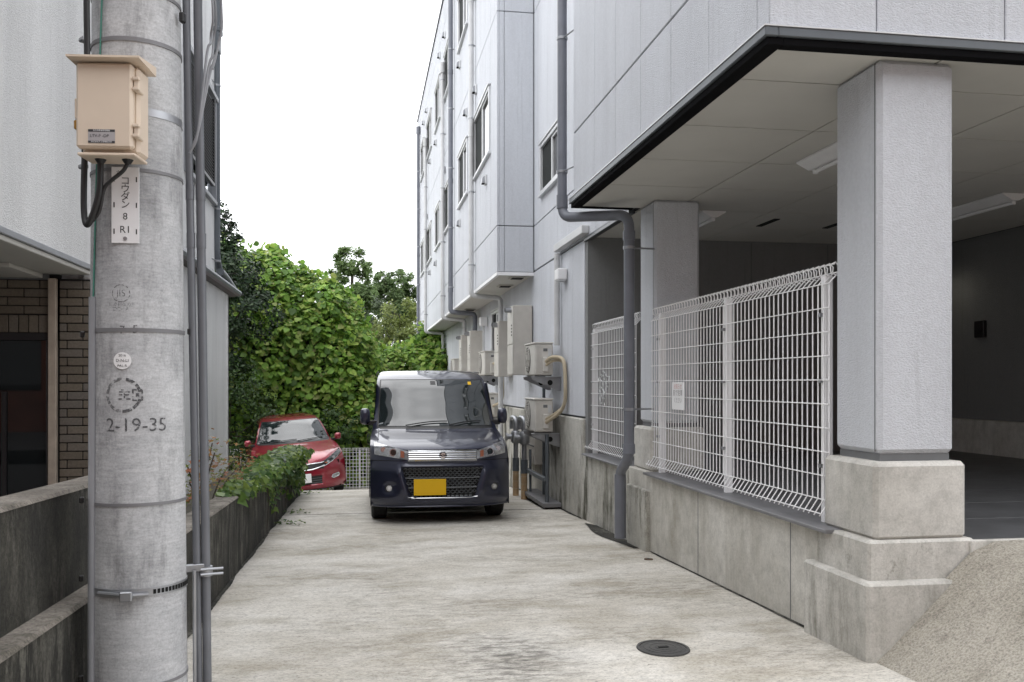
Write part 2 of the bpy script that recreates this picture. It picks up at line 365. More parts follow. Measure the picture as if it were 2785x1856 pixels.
# ------------------------------------------------------------ ground, driveway, ramp
GP=[(-40,.15),(-3,.09),(0,0),(10.5,-.325),(12.5,-.39),(14,-.475),(15.5,-.66),(17.5,-.93),(19.5,-1.15),(21.3,-1.27),(26,-1.4),(60,-1.5)]
gprof=smooth_tab(GP)
def gz(x,y):
    z=gprof(y)
    if y>14: z+= -.075*sstep(14.5,17,y)*max(0,min(-.2-x,2.2))*.9
    return z
def sheet(x0,x1,y0,y1,nx,ny,f,name,mat,parent=None,thick=0):
    P=[[(x0+(x1-x0)*i/nx,y0+(y1-y0)*j/ny,f(x0+(x1-x0)*i/nx,y0+(y1-y0)*j/ny)) for i in range(nx+1)] for j in range(ny+1)]
    m=MB(); m.grid(P); o=m.build(name,mat,parent,'all',fix=False); return o
g=sheet(-600,600,-400,1500,2,2,lambda x,y:-1.9,'ground',M_soil); g['kind']='structure'
g=sheet(-60,60,-40,-3.0,4,4,lambda x,y:.04,'street',M_asph); g['kind']='structure'
dr=thing('driveway',(0,0,0),None,None); dr['kind']='structure'; dr['label']='pale stained concrete driveway running back between the two buildings'
sheet(-.93,2.40,-3.2,10.44,12,80,gz,'slab',M_drive,dr)
sheet(-3.2,2.40,10.475,21.5,20,80,gz,'slab',M_drive,dr)
m=MB(); m.box(-.93,2.4,10.3,10.6,-.6,-.36); m.build('joint_filler',M_dark,dr)
def rz(x,y):
    s=3.86-y; b=gprof(y); top=.425-.15*max(0,s); sl=interp([(0,.95),(.5,.7),(1.2,.36),(2.4,.16),(5,.04)],s)
    h=(x-2.33)*sl; cap=max(0,top-b); k=.03
    hh=h if h<0 else -k*math.log(math.exp(-h/k)+math.exp(-cap/k)) if cap>0 else 0
    hh=max(hh,-.02); return b+hh-.006
g=sheet(2.30,9,-3,3.865,60,50,rz,'ramp',M_ramp); g['kind']='structure'; g['label']='brownish concrete ramp rising to the dark parking floor'
g=sheet(-9,-1.03,-4,13.4,4,4,lambda x,y:-.2,'terrace',M_asph); g['kind']='structure'
# dark mould patch lying flat along the wall foot
m=MB(); m.grid([[(2.25-.09*math.sin(t*3)**2,7.3+t*1.7,gz(2.2,7.3+t*1.5)+.004),(2.36,7.3+t*1.5,gz(2.2,7.3+t*1.5)+.004)] for t in np.linspace(0,1,8)])
g=m.build('mould_patch',M_moss); g['kind']='structure'

# ------------------------------------------------------------ right apartment building
bld=thing('apartment_building',(2.4,8,0),'grey stucco apartment block with projecting upper floors and open parking bay on the right','building')
def rect_minus(r,holes):
    out=[r]
    for h in holes:
        nx=[]
        for (a,b,c,d) in out:
            if h[0]>=b-1e-6 or h[1]<=a+1e-6 or h[2]>=d-1e-6 or h[3]<=c+1e-6: nx.append((a,b,c,d)); continue
            if h[0]>a: nx.append((a,h[0],c,d))
            if h[1]<b: nx.append((h[1],b,c,d))
            A,B=max(a,h[0]),min(b,h[1])
            if h[2]>c: nx.append((A,B,c,h[2]))
            if h[3]<d: nx.append((A,B,h[3],d))
        out=nx
    return out
G=.003
def panels_x(x,ys,zs,holes=(),t=.03,gz_=.006):       # panels in a plane x=const facing -x
    for a,b in zip(ys,ys[1:]):
        for c,d in zip(zs,zs[1:]):
            for (p,q,r_,s_) in rect_minus((a+G,b-G,c+gz_,d-gz_),holes):
                if q-p<.012 or s_-r_<.012: continue
                m=MB(); m.box(x,x+t,p,q,r_,s_,.004); m.build('panel',M_wall,bld)
def panels_y(y,xs,zs,t=.03):
    for a,b in zip(xs,xs[1:]):
        for c,d in zip(zs,zs[1:]):
            m=MB(); m.box(a+G,b-G,y,y+t,c+.006,d-.006,.004); m.build('panel',M_wall,bld)
ZB=[2.70,3.34,6.30,9.26,9.90]
# windows on the bay face (y0,y1,z0,z1)
WIN=[]
for (a,b) in ((12.92,14.72),(15.72,17.18),(18.72,20.24),(21.36,22.82),(24.02,25.86),(26.92,28.42)):
    WIN+=[(a,b,4.52,5.48),(a,b,7.50,8.48)]
ys=[12.28+.6*i for i in range(31)]
panels_x(1.83,ys,ZB,WIN)
ys_c=[3.86,3.988]+[3.988+.5996*i for i in range(1,6)]+[7.72]
panels_x(1.83,ys_c,[2.79,3.355,6.30,9.26,9.90])
RW=[(10.42,11.74,3.66,4.32)]
panels_x(2.35,[7.74,8.34,8.94,9.54,10.14,10.74,11.34,11.94,12.27],[2.72,3.345,6.30,9.26,9.9],RW)
panels_y(3.86,[1.83,2.364,3.03,3.69,4.35,5.01,5.67,6.33,6.99,7.65],[2.79,6.30,9.26,9.9])
panels_y(12.28,[1.86,1.932,2.346],ZB)
panels_y(7.69,[1.86,2.35],[2.79,9.9])
# solid cores behind the panels
m=MB()
m.box(1.862,9,3.892,7.66,2.80,9.86); m.box(2.382,9,7.66,12.3,2.74,9.86); m.box(1.90,9,12.312,30.26,2.68,9.86)
m.build('wall_core',M_core,bld)
m=MB(); m.box(1.80,9.05,12.25,30.31,9.90,9.96); m.box(1.80,9.05,3.83,7.75,9.90,9.96); m.box(2.32,9.05,7.75,12.25,9.90,9.96); m.build('roof_coping',M_fascia,bld)
# bay soffit, its white edge trim and recessed vents
m=MB(); m.box(1.86,2.35,12.31,30.26,2.672,2.70); m.build('soffit',M_soffit,bld)
m=MB(); m.box(1.826,1.87,12.276,30.28,2.655,2.70); m.box(1.87,2.35,12.276,12.31,2.655,2.70); m.build('edge_trim',M_white,bld)
for y in (12.62,13.72,15.6,18.3,21.5):
    v=MB(); v.box(2.06,2.28,y-.13,y+.13,2.655,2.671,.004); o=v.build('soffit_vent',M_cream,bld)
    v=MB(); v.box(2.09,2.25,y-.10,y+.10,2.648,2.6545); v.build('vent_slot',M_dark,o)
# ground-floor wall of the block (y 9.4 to 30) and its stained foundation
def ground_wall():
    GW=[(15.3,16.3,1.45,2.45)]
    yy=[9.40,9.95]+[9.95+.6*i for i in range(1,35)]
    panels_x(2.35,yy,[.80,2.712],GW)
    m=MB(); m.box(2.383,9,9.42,30.2,-.2,2.74); m.build('wall_core',M_core,bld)
    m=MB(); m.box(2.328,2.42,9.40,30.2,-1.6,.785,.012); m.build('foundation',M_found_d,bld)
ground_wall()
def window_x(x,y0,y1,z0,z1,split=True,parent=bld):
    f=MB(); d=.045; p=.028; k=.045
    f.box(x-p,x+d,y0,y1,z0,z0+k,.003); f.box(x-p,x+d,y0,y1,z1-k,z1,.003); f.box(x-p,x+d,y0,y0+k,z0+k,z1-k,.003); f.box(x-p,x+d,y1-k,y1,z0+k,z1-k,.003)
    w=f.build('window',M_frame,parent)
    q=MB(); q.box(x-.05,x+.02,y0-.03,y1+.03,z0-.035,z0-.002,.003); q.build('window_sill',M_frame,w)
    q=MB(); q.box(x-.045,x+.0,y0-.03,y1+.03,z1+.002,z1+.028,.003); q.build('window_head',M_frame,w)
    ym=(y0+y1)/2
    g=MB(); g.box(x+.020,x+.026,y0+k,ym,z0+k,z1-k); g.build('pane',M_glass,w)
    g=MB(); g.box(x+.034,x+.040,ym,y1-k,z0+k,z1-k); g.build('pane',M_glass,w)
    g=MB(); g.box(x+.006,x+.010,ym+.03,y1-k,z0+k,z1-k); g.build('insect_screen',M_screen,w)
    s=MB(); s.box(x-.004,x+.024,ym-.03,ym+.03,z0+k,z1-k,.003); s.box(x-.004,x+.018,y0+k,y0+k+.03,z0+k,z1-k); s.box(x-.004,x+.018,y0+k+.03,ym-.03,z1-k-.03,z1-k); s.box(x-.004,x+.018,y0+k+.03,ym-.03,z0+k,z0+k+.03); s.build('sash',M_frame,w)
    return w
for (a,b,c,d) in WIN: window_x(1.83,a,b,c,d)
window_x(2.35,10.42,11.74,3.66,4.32); window_x(2.35,15.3,16.3,1.45,2.45)
# hooded wall vents
for (y,z) in ((14.52,5.93),(13.35,4.2),(17.01,7.2),(20.12,8.95),(21.46,8.97),(25.8,8.96),(27.03,8.96),(22.6,7.2),(24.49,7.19),(20.12,5.93),(15.9,5.97),(17.01,4.2),(22.57,4.17),(24.49,4.17),(25.65,5.9)):
    m=MB(); m.box(1.80,1.828,y-.07,y+.07,z-.07,z+.07,.006); o=m.build('wall_vent',M_frame,bld)
    m=MB(); m.prism([(1.80,z+.06),(1.762,z+.02),(1.755,z-.05),(1.80,z-.05)],1,y-.05,y+.05); m.build('hood',M_galv,o)
    m=MB(); m.box(1.76,1.797,y-.04,y+.04,z-.0605,z-.052); m.build('vent_slot',M_dark,o)
# drainpipes on the bay
def pipe(name,pts,r,mat,fr=.08,parent=bld,n=12,label=None):
    m=MB(); m.tube(fillet(pts,fr),r,n); o=m.build(name,mat,parent,True)
    if label: o['label']=label
    return o
def clips(o,x,y,zs,r,wx,mat=M_galv):
    for z in zs:
        m=MB(); m.tube([(x,y,z-.012),(x,y,z+.012)],r+.006,12); m.box(x,wx,y-.012,y+.012,z-.01,z+.01); m.build('bracket',mat,o,True)
for (y,top,r,mat,x) in ((14.68,9.9,.042,M_wpvc,1.76),(18.13,9.9,.048,M_pvc,1.755),(20.0,8.1,.042,M_wpvc,1.76),(25.5,7.9,.042,M_wpvc,1.76),(28.8,9.15,.05,M_pvc,1.755)):
    o=pipe('drainpipe',[(x,y,top),(x,y,2.60),(2.25,y,2.57),(2.25,y,-.5)],r,mat)
    clips(o,x,y,[z for z in (3.1,4.3,5.5,6.7,7.9,9.1) if z<top],r,1.828)
    for z in (3.0,5.2,7.4):
        if z<top: q=MB(); q.tube([(x,y,z),(x,y,z+.09)],r+.006,12); q.build('socket',mat,o,True)
    if top<9.5:
        q=MB(); q.tube([(x,y,top-.05),(x,y,top+.18)],r+.02,12); q.build('hopper',mat,o,True)
# canopy over the parking bay: fascia, soffit boards
def canopy():
    zf0,zf1=2.70,2.785
    m=MB(); m.box(1.795,1.86,3.825,7.74,2.742,zf1,.004); m.box(1.86,8.5,3.825,3.89,2.742,zf1,.004); m.build('fascia',M_pvc2,bld)
    m=MB(); m.box(1.81,1.89,3.84,7.73,2.706,2.7415,.003); m.box(1.89,8.5,3.84,3.90,2.706,2.7415,.003); m.box(1.89,2.36,7.67,7.73,2.706,2.7415,.003); m.build('drip_trim',plain('matte_black',(.008,.008,.009),.95,0,.1,spec=.05),bld)
    m=MB(); m.box(1.79,1.83,3.82,7.75,zf1,zf1+.006); m.box(1.83,8.5,3.82,3.86,zf1,zf1+.006); m.build('flashing',M_frame,bld)
    xs=[1.865,2.735,3.64,4.55,5.46,6.4]; yy=[3.9]+[4.33+.895*i for i in range(0,5)]
    yy=[3.895,4.33,5.15,5.97,6.79,7.675]
    for a,b in zip(xs,xs[1:]):
        for c,d in zip(yy,yy[1:]):
            m=MB(); m.box(a+.006,b-.006,c+.006,d-.006,2.715,2.733); m.build('ceiling_panel',M_soffit,bld)
    for a,b in zip([2.45,3.64,4.55,5.46],[3.64,4.55,5.46,6.4]):
        for c,d in ((7.675,8.5),(8.5,9.3)):
            m=MB(); m.box(a+.006,b-.006,c+.006,d-.006,2.715,2.733); m.build('ceiling_panel',M_soffit,bld)
    m=MB(); m.box(1.865,6.5,3.895,7.665,2.736,2.76); m.box(2.42,6.5,7.665,9.35,2.736,2.76); m.build('ceiling_core',M_dark,bld)
    # lintel over the small opening
    m=MB(); m.box(2.34,2.40,7.74,9.40,2.68,2.72,.004); m.build('fascia',M_fascia,bld)
    # inner walls and floor
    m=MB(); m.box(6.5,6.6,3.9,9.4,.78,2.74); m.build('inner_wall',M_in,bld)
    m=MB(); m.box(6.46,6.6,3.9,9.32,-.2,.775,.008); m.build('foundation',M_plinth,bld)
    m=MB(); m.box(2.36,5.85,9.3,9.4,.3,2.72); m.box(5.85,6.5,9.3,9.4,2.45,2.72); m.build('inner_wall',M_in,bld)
    m=MB(); m.box(5.87,6.48,9.28,9.34,.43,2.42,.004); d=m.build('door',M_dframe,bld)
    m=MB(); m.box(5.98,6.36,9.268,9.279,.6,2.3); m.build('pane',M_glass,d)
    m=MB(); m.tube([(6.41,9.24,1.38),(6.41,9.24,1.5)],.012,8); m.build('handle',M_steel,d)
    m=MB()
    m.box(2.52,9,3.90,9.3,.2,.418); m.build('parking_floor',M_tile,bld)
    m=MB(); m.box(2.85,9,3.86,3.895,.3,.421,.004); m.build('floor_edge',M_step,bld)
    for i in range(1,9):
        m=MB(); m.box(2.86,6.5,3.9+.6*i-.004,3.9+.6*i+.004,.4185,.4195); m.build('tile_joint',M_core,bld)
canopy()
for x in (3.3,4.2,5.1): m=MB(); m.box(x-.006,x+.006,9.296,9.30,.43,2.70); m.build('wall_seam',M_core,bld)
for y in (5.2,6.4,7.6): m=MB(); m.box(6.496,6.50,y-.006,y+.006,.80,2.70); m.build('wall_seam',M_core,bld)
for x in (3.85,4.55): m=MB(); m.box(x-.03,x+.03,7.95,8.35,2.708,2.7145); m.build('ceiling_vent',M_dark,bld)
def column(x0,y0,w,parent=bld,front=True):
    m=MB(); m.box(x0,x0+w,y0,y0+w,.83,2.715,.022); c=m.build('column',M_wall,parent)
    m=MB(); m.box(x0+.018,x0+w-.018,y0+.018,y0+w-.018,.79,.83); m.build('neck_joint',M_core,c)
    m=MB(); m.box(x0-.05,x0+w+.03,y0-.05,y0+w+.03,.425,.795,.02); m.build('plinth',M_plinth,c)
    m=MB(); m.box(x0-.002,x0+.003,y0+.028,y0+.034,.84,2.70); m.build('seam',M_core,c)
    return c
column(2.425,3.945,.40); column(2.425,7.28,.40)
# low concrete wall under the fence, stepped blocks at the corner, sills
m=MB(); m.box(2.335,2.56,4.36,7.24,-.6,.408,.006); m.build('foundation',M_found,bld)
m=MB(); m.box(2.335,2.56,7.74,9.40,-.8,.402,.006); m.build('foundation',M_found_d,bld)
m=MB(); m.box(2.33,2.88,3.872,4.358,-.6,.43,.012); m.build('step_block',M_step,bld)
m=MB(); m.box(2.285,2.84,3.81,4.42,-.7,.245,.012); m.build('step_block',M_step,bld)
m=MB(); m.box(2.338,2.56,7.242,7.738,-.6,.43,.008); m.build('step_block',M_found,bld)
m=MB(); m.box(2.295,2.50,7.12,7.66,-.7,.285,.01); m.build('step_block',M_found_d,bld)
m=MB(); m.box(2.29,2.56,4.20,7.18,.412,.432,.003); m.build('sill',M_strap,bld)
m=MB(); m.box(2.29,2.56,7.80,9.30,.406,.424,.003); m.build('sill',M_strap,bld)
for y in (4.66,6.05):
    m=MB(); m.box(2.3335,2.336,y-.004,y+.004,-.3,.40); m.build('construction_joint',M_core,bld)
th=thing('cord_coil',(2.38,8.75,1.2),'tangled white cord tied to the short mesh fence','cord')
for k in range(3):
    m=MB(); m.tube([(2.375+.01*math.sin(a*3+k),8.7+(.17-.03*k)*math.cos(a)+.05*k,1.18-.05*k+(.09+.02*k)*math.sin(a*1.0+.4*k)+.02*math.sin(5*a)) for a in np.linspace(0,2*PI*.95,30)],.0035,5); m.build('loop',M_frame,th,True)
# big downpipe in front of the canopy
dp=pipe('drainpipe',[(1.775,7.93,9.8),(1.775,7.93,2.66),(2.2,7.27,2.575),(2.2,7.27,.55),(2.2,7.53,.40),(2.2,7.53,.28)],.044,M_pvc,.11,label='thick slate-grey drainpipe that doglegs under the canopy')
m=MB(); m.tube([(2.2,7.53,.38),(2.2,7.53,-.17)],.050,14); m.build('socket',M_pvc,dp,True)
for z in (4.27,3.07): 
    q=MB(); q.tube([(1.775,7.93,z-.012),(1.775,7.93,z+.012)],.05,14); q.tube([(1.775,7.93,z),(1.83,7.72,z)],.007,6); q.build('bracket',M_galv,dp,True)
for z in (2.30,.95):
    q=MB(); q.tube([(2.2,7.27,z-.012),(2.2,7.27,z+.012)],.05,14); q.tube([(2.2,7.27,z),(2.43,7.30,z)],.008,6); q.build('bracket',M_galv,dp,True)
for (p,q_) in (((1.775,7.93,2.86),(1.775,7.93,2.74)),((2.2,7.27,.66),(2.2,7.27,.58)),((2.2,7.27,2.36),(2.2,7.27,2.44))):
    q=MB(); q.tube([p,q_],.051,14); q.build('socket',M_pvc,dp,True)
# slim pale pipe and trunking at the recessed wall
o=pipe('drainpipe',[(2.30,10.56,1.62),(2.30,10.56,2.72)],.035,M_wpvc)
m=MB(); m.box(2.27,2.349,9.2,10.62,2.74,2.83,.008); m.build('trunking',M_wpvc,bld)

# ------------------------------------------------------------ mesh fences
def wire_fence(name,x,y0,y1,z0,posts,label,cat='fence',h=1.36,group=None,axis='y',bent=True,step=.058,wr=.0034):
    """mesh panel along y at plane x (rolled top leaning inward, kicked-out foot); axis='x' swaps"""
    th=thing(name,((x,(y0+y1)/2,z0) if axis=='y' else ((y0+y1)/2,x,z0)),label,cat,group)
    T=(lambda n,s,z:(x+n,s,z)) if axis=='y' else (lambda n,s,z:(s,x+n,z))
    prof=[(-.055,.045),(-.045,.06),(0,.125),(0,h-.10),(.012,h-.085),(.05,h-.045),(.055,h-.01),(.035,h+.01),(.005,h-.005),(.01,h-.045),(.05,h-.06)]
    if not bent: prof=[(0,0),(0,h)]
    mb=MB(); mb.tube([T(n,0,z) for n,z in prof],wr*1.2,5,True)
    base=T(0,0,0); me=mb.mesh('vertical_wire',M_wirew,'all',(base[0],base[1],0) if axis=='y' else (0,x,0))
    k=int(round((y1-y0)/step))
    for i in range(k+1):
        s=y0+(y1-y0)*i/k; p=T(0,s,z0); piece('vertical_wire',me,p,th)
    zs=[.06,.125]+[.125+(h-.225)*i/9 for i in range(1,10)]+[h-.04,h]
    for z in zs:
        n=0
        if bent: n={0:-.045}.get(zs.index(z),0); n=.055 if z==h-.04 else (.03 if z==h else n)
        m=MB(); m.tube([T(n-wr*1.6,y0-.01,z0+z),T(n-wr*1.6,y1+.01,z0+z)],wr,5); m.build('horizontal_wire',M_wirew,th)
    for s in posts:
        m=MB(); a=T(.012,s-.022,0); b=T(.062,s+.022,0)
        m.box(a[0],b[0],a[1],b[1],z0-.03,z0+h-.05,.006); p=m.build('post',M_white,th)
        for z in (.3,.75,1.1):
            q=MB(); a=T(-.008,s-.012,0); b=T(.0115,s+.012,0); q.box(a[0],b[0],a[1],b[1],z0+z*h/1.36-.01,z0+z*h/1.36+.01); q.build('clamp',M_galv,p)
    return th
wire_fence('mesh_fence',2.40,4.36,7.27,.43,(7.12,5.76,4.45),'white wire mesh fence on the low wall between the two pillars')
wire_fence('mesh_fence',2.40,7.72,9.44,.43,(9.28,),'short white wire mesh fence behind the grey drainpipe')

# notice on the fence, padlock-like box
th=thing('notice_board',(2.38,6.57,.96),'small white notice with faded lettering tied to the mesh fence','notice')
m=MB(); m.box(2.372,2.378,6.43,6.70,.965,1.175,.002); m.build('board',M_white,th)
def text_on_x(txt,size,x,y,z,mat,parent,name='lettering'):     # readable when looking towards +x, from the -x side
    V,F=text_geo(txt,size); m=MB(); m.add([(x,y-p[0],z+p[1]) for p in V],F); return m.build(name,mat,parent,fix=False)
M_faint=plain('faded_ink',(.35,.33,.34),.8); M_redink=plain('faded_red_ink',(.62,.38,.36),.8)
text_on_x('お知らせ',.045,2.3705,6.565,1.14,M_redink,th); text_on_x('前で駐車',.052,2.3705,6.565,1.09,M_faint,th); text_on_x('ください',.045,2.3705,6.565,1.035,M_faint,th)

# ------------------------------------------------------------ garage ceiling lights, lit downlight, meter box
def ceiling_light(x0,x1,y0,y1,label):
    th=thing('ceiling_light',((x0+x1)/2,(y0+y1)/2,2.714),label,'ceiling light','unlit tube lights under the canopy')
    xm=(x0+x1)/2
    m=MB(); m.prism([(x0,2.712),(x1,2.712),(x1,2.70),(xm+.03,2.655),(xm-.03,2.655),(x0,2.70)],1,y0,y1); m.build('housing',M_white,th)
    m=MB(); m.tube([(xm,y0+.04,2.64),(xm,y1-.04,2.64)],.014,10); m.build('tube_lamp',M_white,th,True)
    for y in (y0+.02,y1-.06): 
        m=MB(); m.box(xm-.016,xm+.016,y,y+.03,2.624,2.654,.003); m.build('lamp_holder',M_white,th)
ceiling_light(2.99,3.23,4.65,5.88,'white unlit tube light half hidden behind the near pillar')
ceiling_light(3.0,3.22,7.66,8.85,'white unlit tube light beside the far pillar')
ceiling_light(5.12,5.36,6.55,7.85,'white unlit tube light right of the near pillar')
th=thing('downlight',(6.15,9.0,2.40),'tiny lit lamp by the door deep in the parking bay','lamp')
m=MB(); m.disc((6.15,9.0,2.42),.06,(0,0,-1),.02); m.tube([(6.15,9.0,2.42),(6.15,9.0,2.714)],.012,8); m.build('housing',M_white,th)
mm,nt,bs=nodes('lit_lamp'); bs.inputs['Emission Color'].default_value=(1,.92,.75,1); bs.inputs['Emission Strength'].default_value=12
m=MB(); m.disc((6.15,9.0,2.3995),.045,(0,0,-1),.006); m.build('bulb',mm,th)
th=thing('intercom_box',(6.49,8.62,1.73),'small black box on the dark wall of the parking bay','box'); m=MB(); m.box(6.455,6.498,8.55,8.70,1.65,1.83,.006); m.build('casing',M_black,th); m=MB(); m.box(6.4505,6.4548,8.58,8.67,1.72,1.80); m.build('face_plate',M_dframe,th)

# ------------------------------------------------------------ wall equipment: AC units, water heaters, gas pipes
def ac_unit(x0,x1,y0,y1,z0,z1,label):
    th=thing('air_conditioner',((x0+x1)/2,(y0+y1)/2,z0),label,'air conditioner','outdoor air conditioners on the right wall')
    m=MB(); m.box(x0,x1,y0,y1,z0+.012,z1-.02,.012); m.build('casing',M_cream2,th)
    m=MB(); m.box(x0-.01,x1+.004,y0-.008,y1+.008,z1-.0195,z1,.006); m.build('lid',M_cream2,th)
    yc=y1-(z1-z0)*.5; zc=(z0+z1)/2; r=(z1-z0)*.40
    m=MB(); m.disc((x0-.001,yc,zc),r,(-1,0,0),.004,28); g_=m.build('fan_opening',M_dark,th,True)
    for k in range(1,6):
        m=MB(); P=[(x0-.012,yc+r*k/5*math.cos(a),zc+r*k/5*math.sin(a)) for a in np.linspace(0,2*PI,25)]; m.tube(P,.003,4); m.build('guard_ring',M_cream2,g_)
    for a in range(0,180,30):
        m=MB(); c,s=math.cos(R(a))*r,math.sin(R(a))*r; m.tube([(x0-.014,yc-c,zc-s),(x0-.014,yc+c,zc+s)],.003,4); m.build('guard_bar',M_cream2,g_)
    # near end: service cover with handle hollow, label, ridges
    xm=x0+(x1-x0)*.55
    m=MB(); m.box(xm-.03,xm+.045,y0-.03,y0-.001,z0+.05,z0+(z1-z0)*.55,.012); m.build('valve_cover',M_cream2,th)
    m=MB(); m.box(xm-.02,xm+.03,y0-.004,y0-.001,z1-.11,z1-.075); m.build('handle_hollow',M_core,th)
    m=MB(); m.box(x1-.06,x1-.02,y0-.003,y0-.001,z1-.17,z1-.08); m.build('rating_plate',M_frame,th)
    for k in range(5):
        xx=x0+.02+k*.014; m=MB(); m.box(xx,xx+.006,y0-.004,y0-.001,z0+.03,z1-.04); m.build('ridge',M_cream2,th)
    for y in (y0+.05,y1-.09):
        m=MB(); m.box(x0+.01,x1-.01,y,y+.04,z0,z0+.0125); m.build('foot',M_strap,th)
    return th
ac_unit(2.02,2.24,10.50,11.15,1.25,1.655,'cream air conditioner on a wall bracket, upper of the two nearest the fence')
ac_unit(2.02,2.24,10.50,11.15,.575,.985,'cream air conditioner on a wall bracket, lower of the two nearest the fence')
ac_unit(2.05,2.29,15.2,15.95,1.29,1.72,'cream air conditioner beside the far water heater above the dark van roof')
ac_unit(2.05,2.29,15.2,15.95,.58,1.0,'cream air conditioner half hidden behind the dark van mirror')
ac_unit(2.03,2.29,20.2,20.95,1.30,1.72,'farthest cream air conditioner, a sliver above the dark van roof')
def bracket(y0,y1,z,label):
    th=thing('wall_bracket',(2.2,(y0+y1)/2,z),label,'bracket','steel brackets under the air conditioners')
    for y in (y0+.03,y1-.06):
        m=MB(); m.prism([(1.99,z-.002),(2.34,z-.002),(2.34,z-.17),(2.30,z-.17),(1.99,z-.035)],1,y,y+.008); s=m.build('gusset_plate',M_galv,th)
        m=MB(); m.box(1.985,2.345,y-.018,y+.02,z-.016,z-.0025,.003); m.build('arm',M_galv,s)
        m=MB(); m.tube([(2.21,y-.003,z-.075),(2.21,y+.0115,z-.075)],.032,14); m.build('cutout',M_dark,s)
    return th
for (a,b,z,l) in ((10.5,11.15,1.248,'galvanised bracket under the upper air conditioner near the fence'),(10.5,11.15,.573,'galvanised bracket under the lower air conditioner near the fence'),(15.2,15.95,1.288,'galvanised bracket under the air conditioner above the van roof'),(15.2,15.95,.578,'galvanised bracket behind the van mirror')): bracket(a,b,z,l)
th=thing('steel_stand',(2.2,10.8,-.33),'dark steel stand rising from the wall foot below the air conditioners','stand')
for y in (10.52,11.6):
    m=MB(); m.tube([(2.17,y,gz(2.1,y)),(2.17,y,.56 if y<11 else .3)],.024 if y<11 else .017,10); m.build('post',M_pvc2,th,True)
m=MB(); m.box(2.12,2.17,10.5,11.9,-.005,.045,.004); m.build('rail',M_pvc2,th)
m=MB(); m.box(2.10,2.32,10.4,11.9,-.30,-.25,.004); m.build('rail',M_strap,th)
m=MB(); m.tube([(2.28,11.25,gz(2.1,11.2)),(2.28,11.25,1.29)],.02,10); m.build('post',M_pvc2,th,True)
def lag(pts,r,label):
    th=thing('refrigerant_pipe',pts[0],label,'pipe','beige lagged pipes'); m=MB(); m.tube(spline(pts,7),r,8); m.build('lagging',M_lag,th,True)
    m=MB(); p=Vector(pts[0]); m.tube([p,p+Vector((0,.03,0))],r*1.15,8); m.build('collar',M_strap,th)
lag([(2.15,10.48,1.42),(2.2,10.40,1.47),(2.29,10.30,1.46),(2.31,10.20,1.38),(2.31,10.15,1.15),(2.31,10.18,.95),(2.27,10.30,.82),(2.15,10.48,.70)],.022,'thick beige lagged pipe looping between the two near air conditioners')
lag([(2.15,10.48,1.38),(2.22,10.42,1.43),(2.30,10.34,1.43),(2.325,10.26,1.36),(2.325,10.2,1.1),(2.32,10.24,.92),(2.25,10.36,.82),(2.15,10.48,.74)],.017,'thin beige lagged pipe looping between the two near air conditioners')
lag([(2.2,15.18,1.5),(2.28,15.0,1.5),(2.31,14.9,1.3),(2.31,14.92,.9),(2.2,15.18,.78)],.022,'beige lagged pipe behind the dark van mirror')
def heater(x0,x1,y0,y1,z0,z1,label,flue=True):
    th=thing('water_heater',((x0+x1)/2,(y0+y1)/2,z0),label,'water heater','cream water heaters on the right wall')
    m=MB(); m.box(x0,x1,y0,y1,z0,z1,.006); m.build('casing',M_cream,th)
    zm=z0+(z1-z0)*.44
    m=MB(); m.box(x0-.014,x0-.001,y0+.004,y1-.004,zm+.006,z1-.006,.004); p=m.build('front_panel',M_cream2,th)
    for k in range(4):
        q=MB(); q.box(x0-.0165,x0-.0145,y0+.05,y0+.12,zm+.12+k*.045,zm+.14+k*.045); q.build('vent_slot',M_dark,p)
    m=MB(); m.box(x0-.014,x0-.001,y0+.004,y1-.004,z0+.006,zm-.006,.004); m.build('front_panel',M_cream2,th)
    if flue:
        m=MB(); m.tube([(x0-.10,y0+.12,z1-.06),(x0,y0+.12,z1-.06)],.04,14); f=m.build('flue',M_galv,th,True)
        m=MB(); m.disc((x0-.101,y0+.12,z1-.06),.03,(-1,0,0),.003); m.build('flue_mouth',M_dark,f)
heater(2.07,2.335,12.33,12.78,1.28,2.25,'tall cream water heater nearest the camera beside the upper air conditioner')
heater(2.13,2.335,14.05,14.5,1.27,2.15,'tall cream water heater just left of the nearest one')
heater(2.10,2.335,17.6,18.05,1.2,2.2,'tall cream water heater in front of the thick grey pipe')
heater(2.10,2.335,19.2,19.65,1.2,2.2,'farthest tall cream water heater under the bay')
th=thing('meter_cabinet',(2.3,12.0,0),'low cream cabinet on the wall behind the gas pipes','cabinet')
m=MB(); m.box(2.22,2.326,11.55,12.6,.10,.62,.006); m.build('casing',M_cream,th)
m=MB(); m.box(2.214,2.2195,11.6,12.55,.33,.345); m.build('seam',M_core,th)
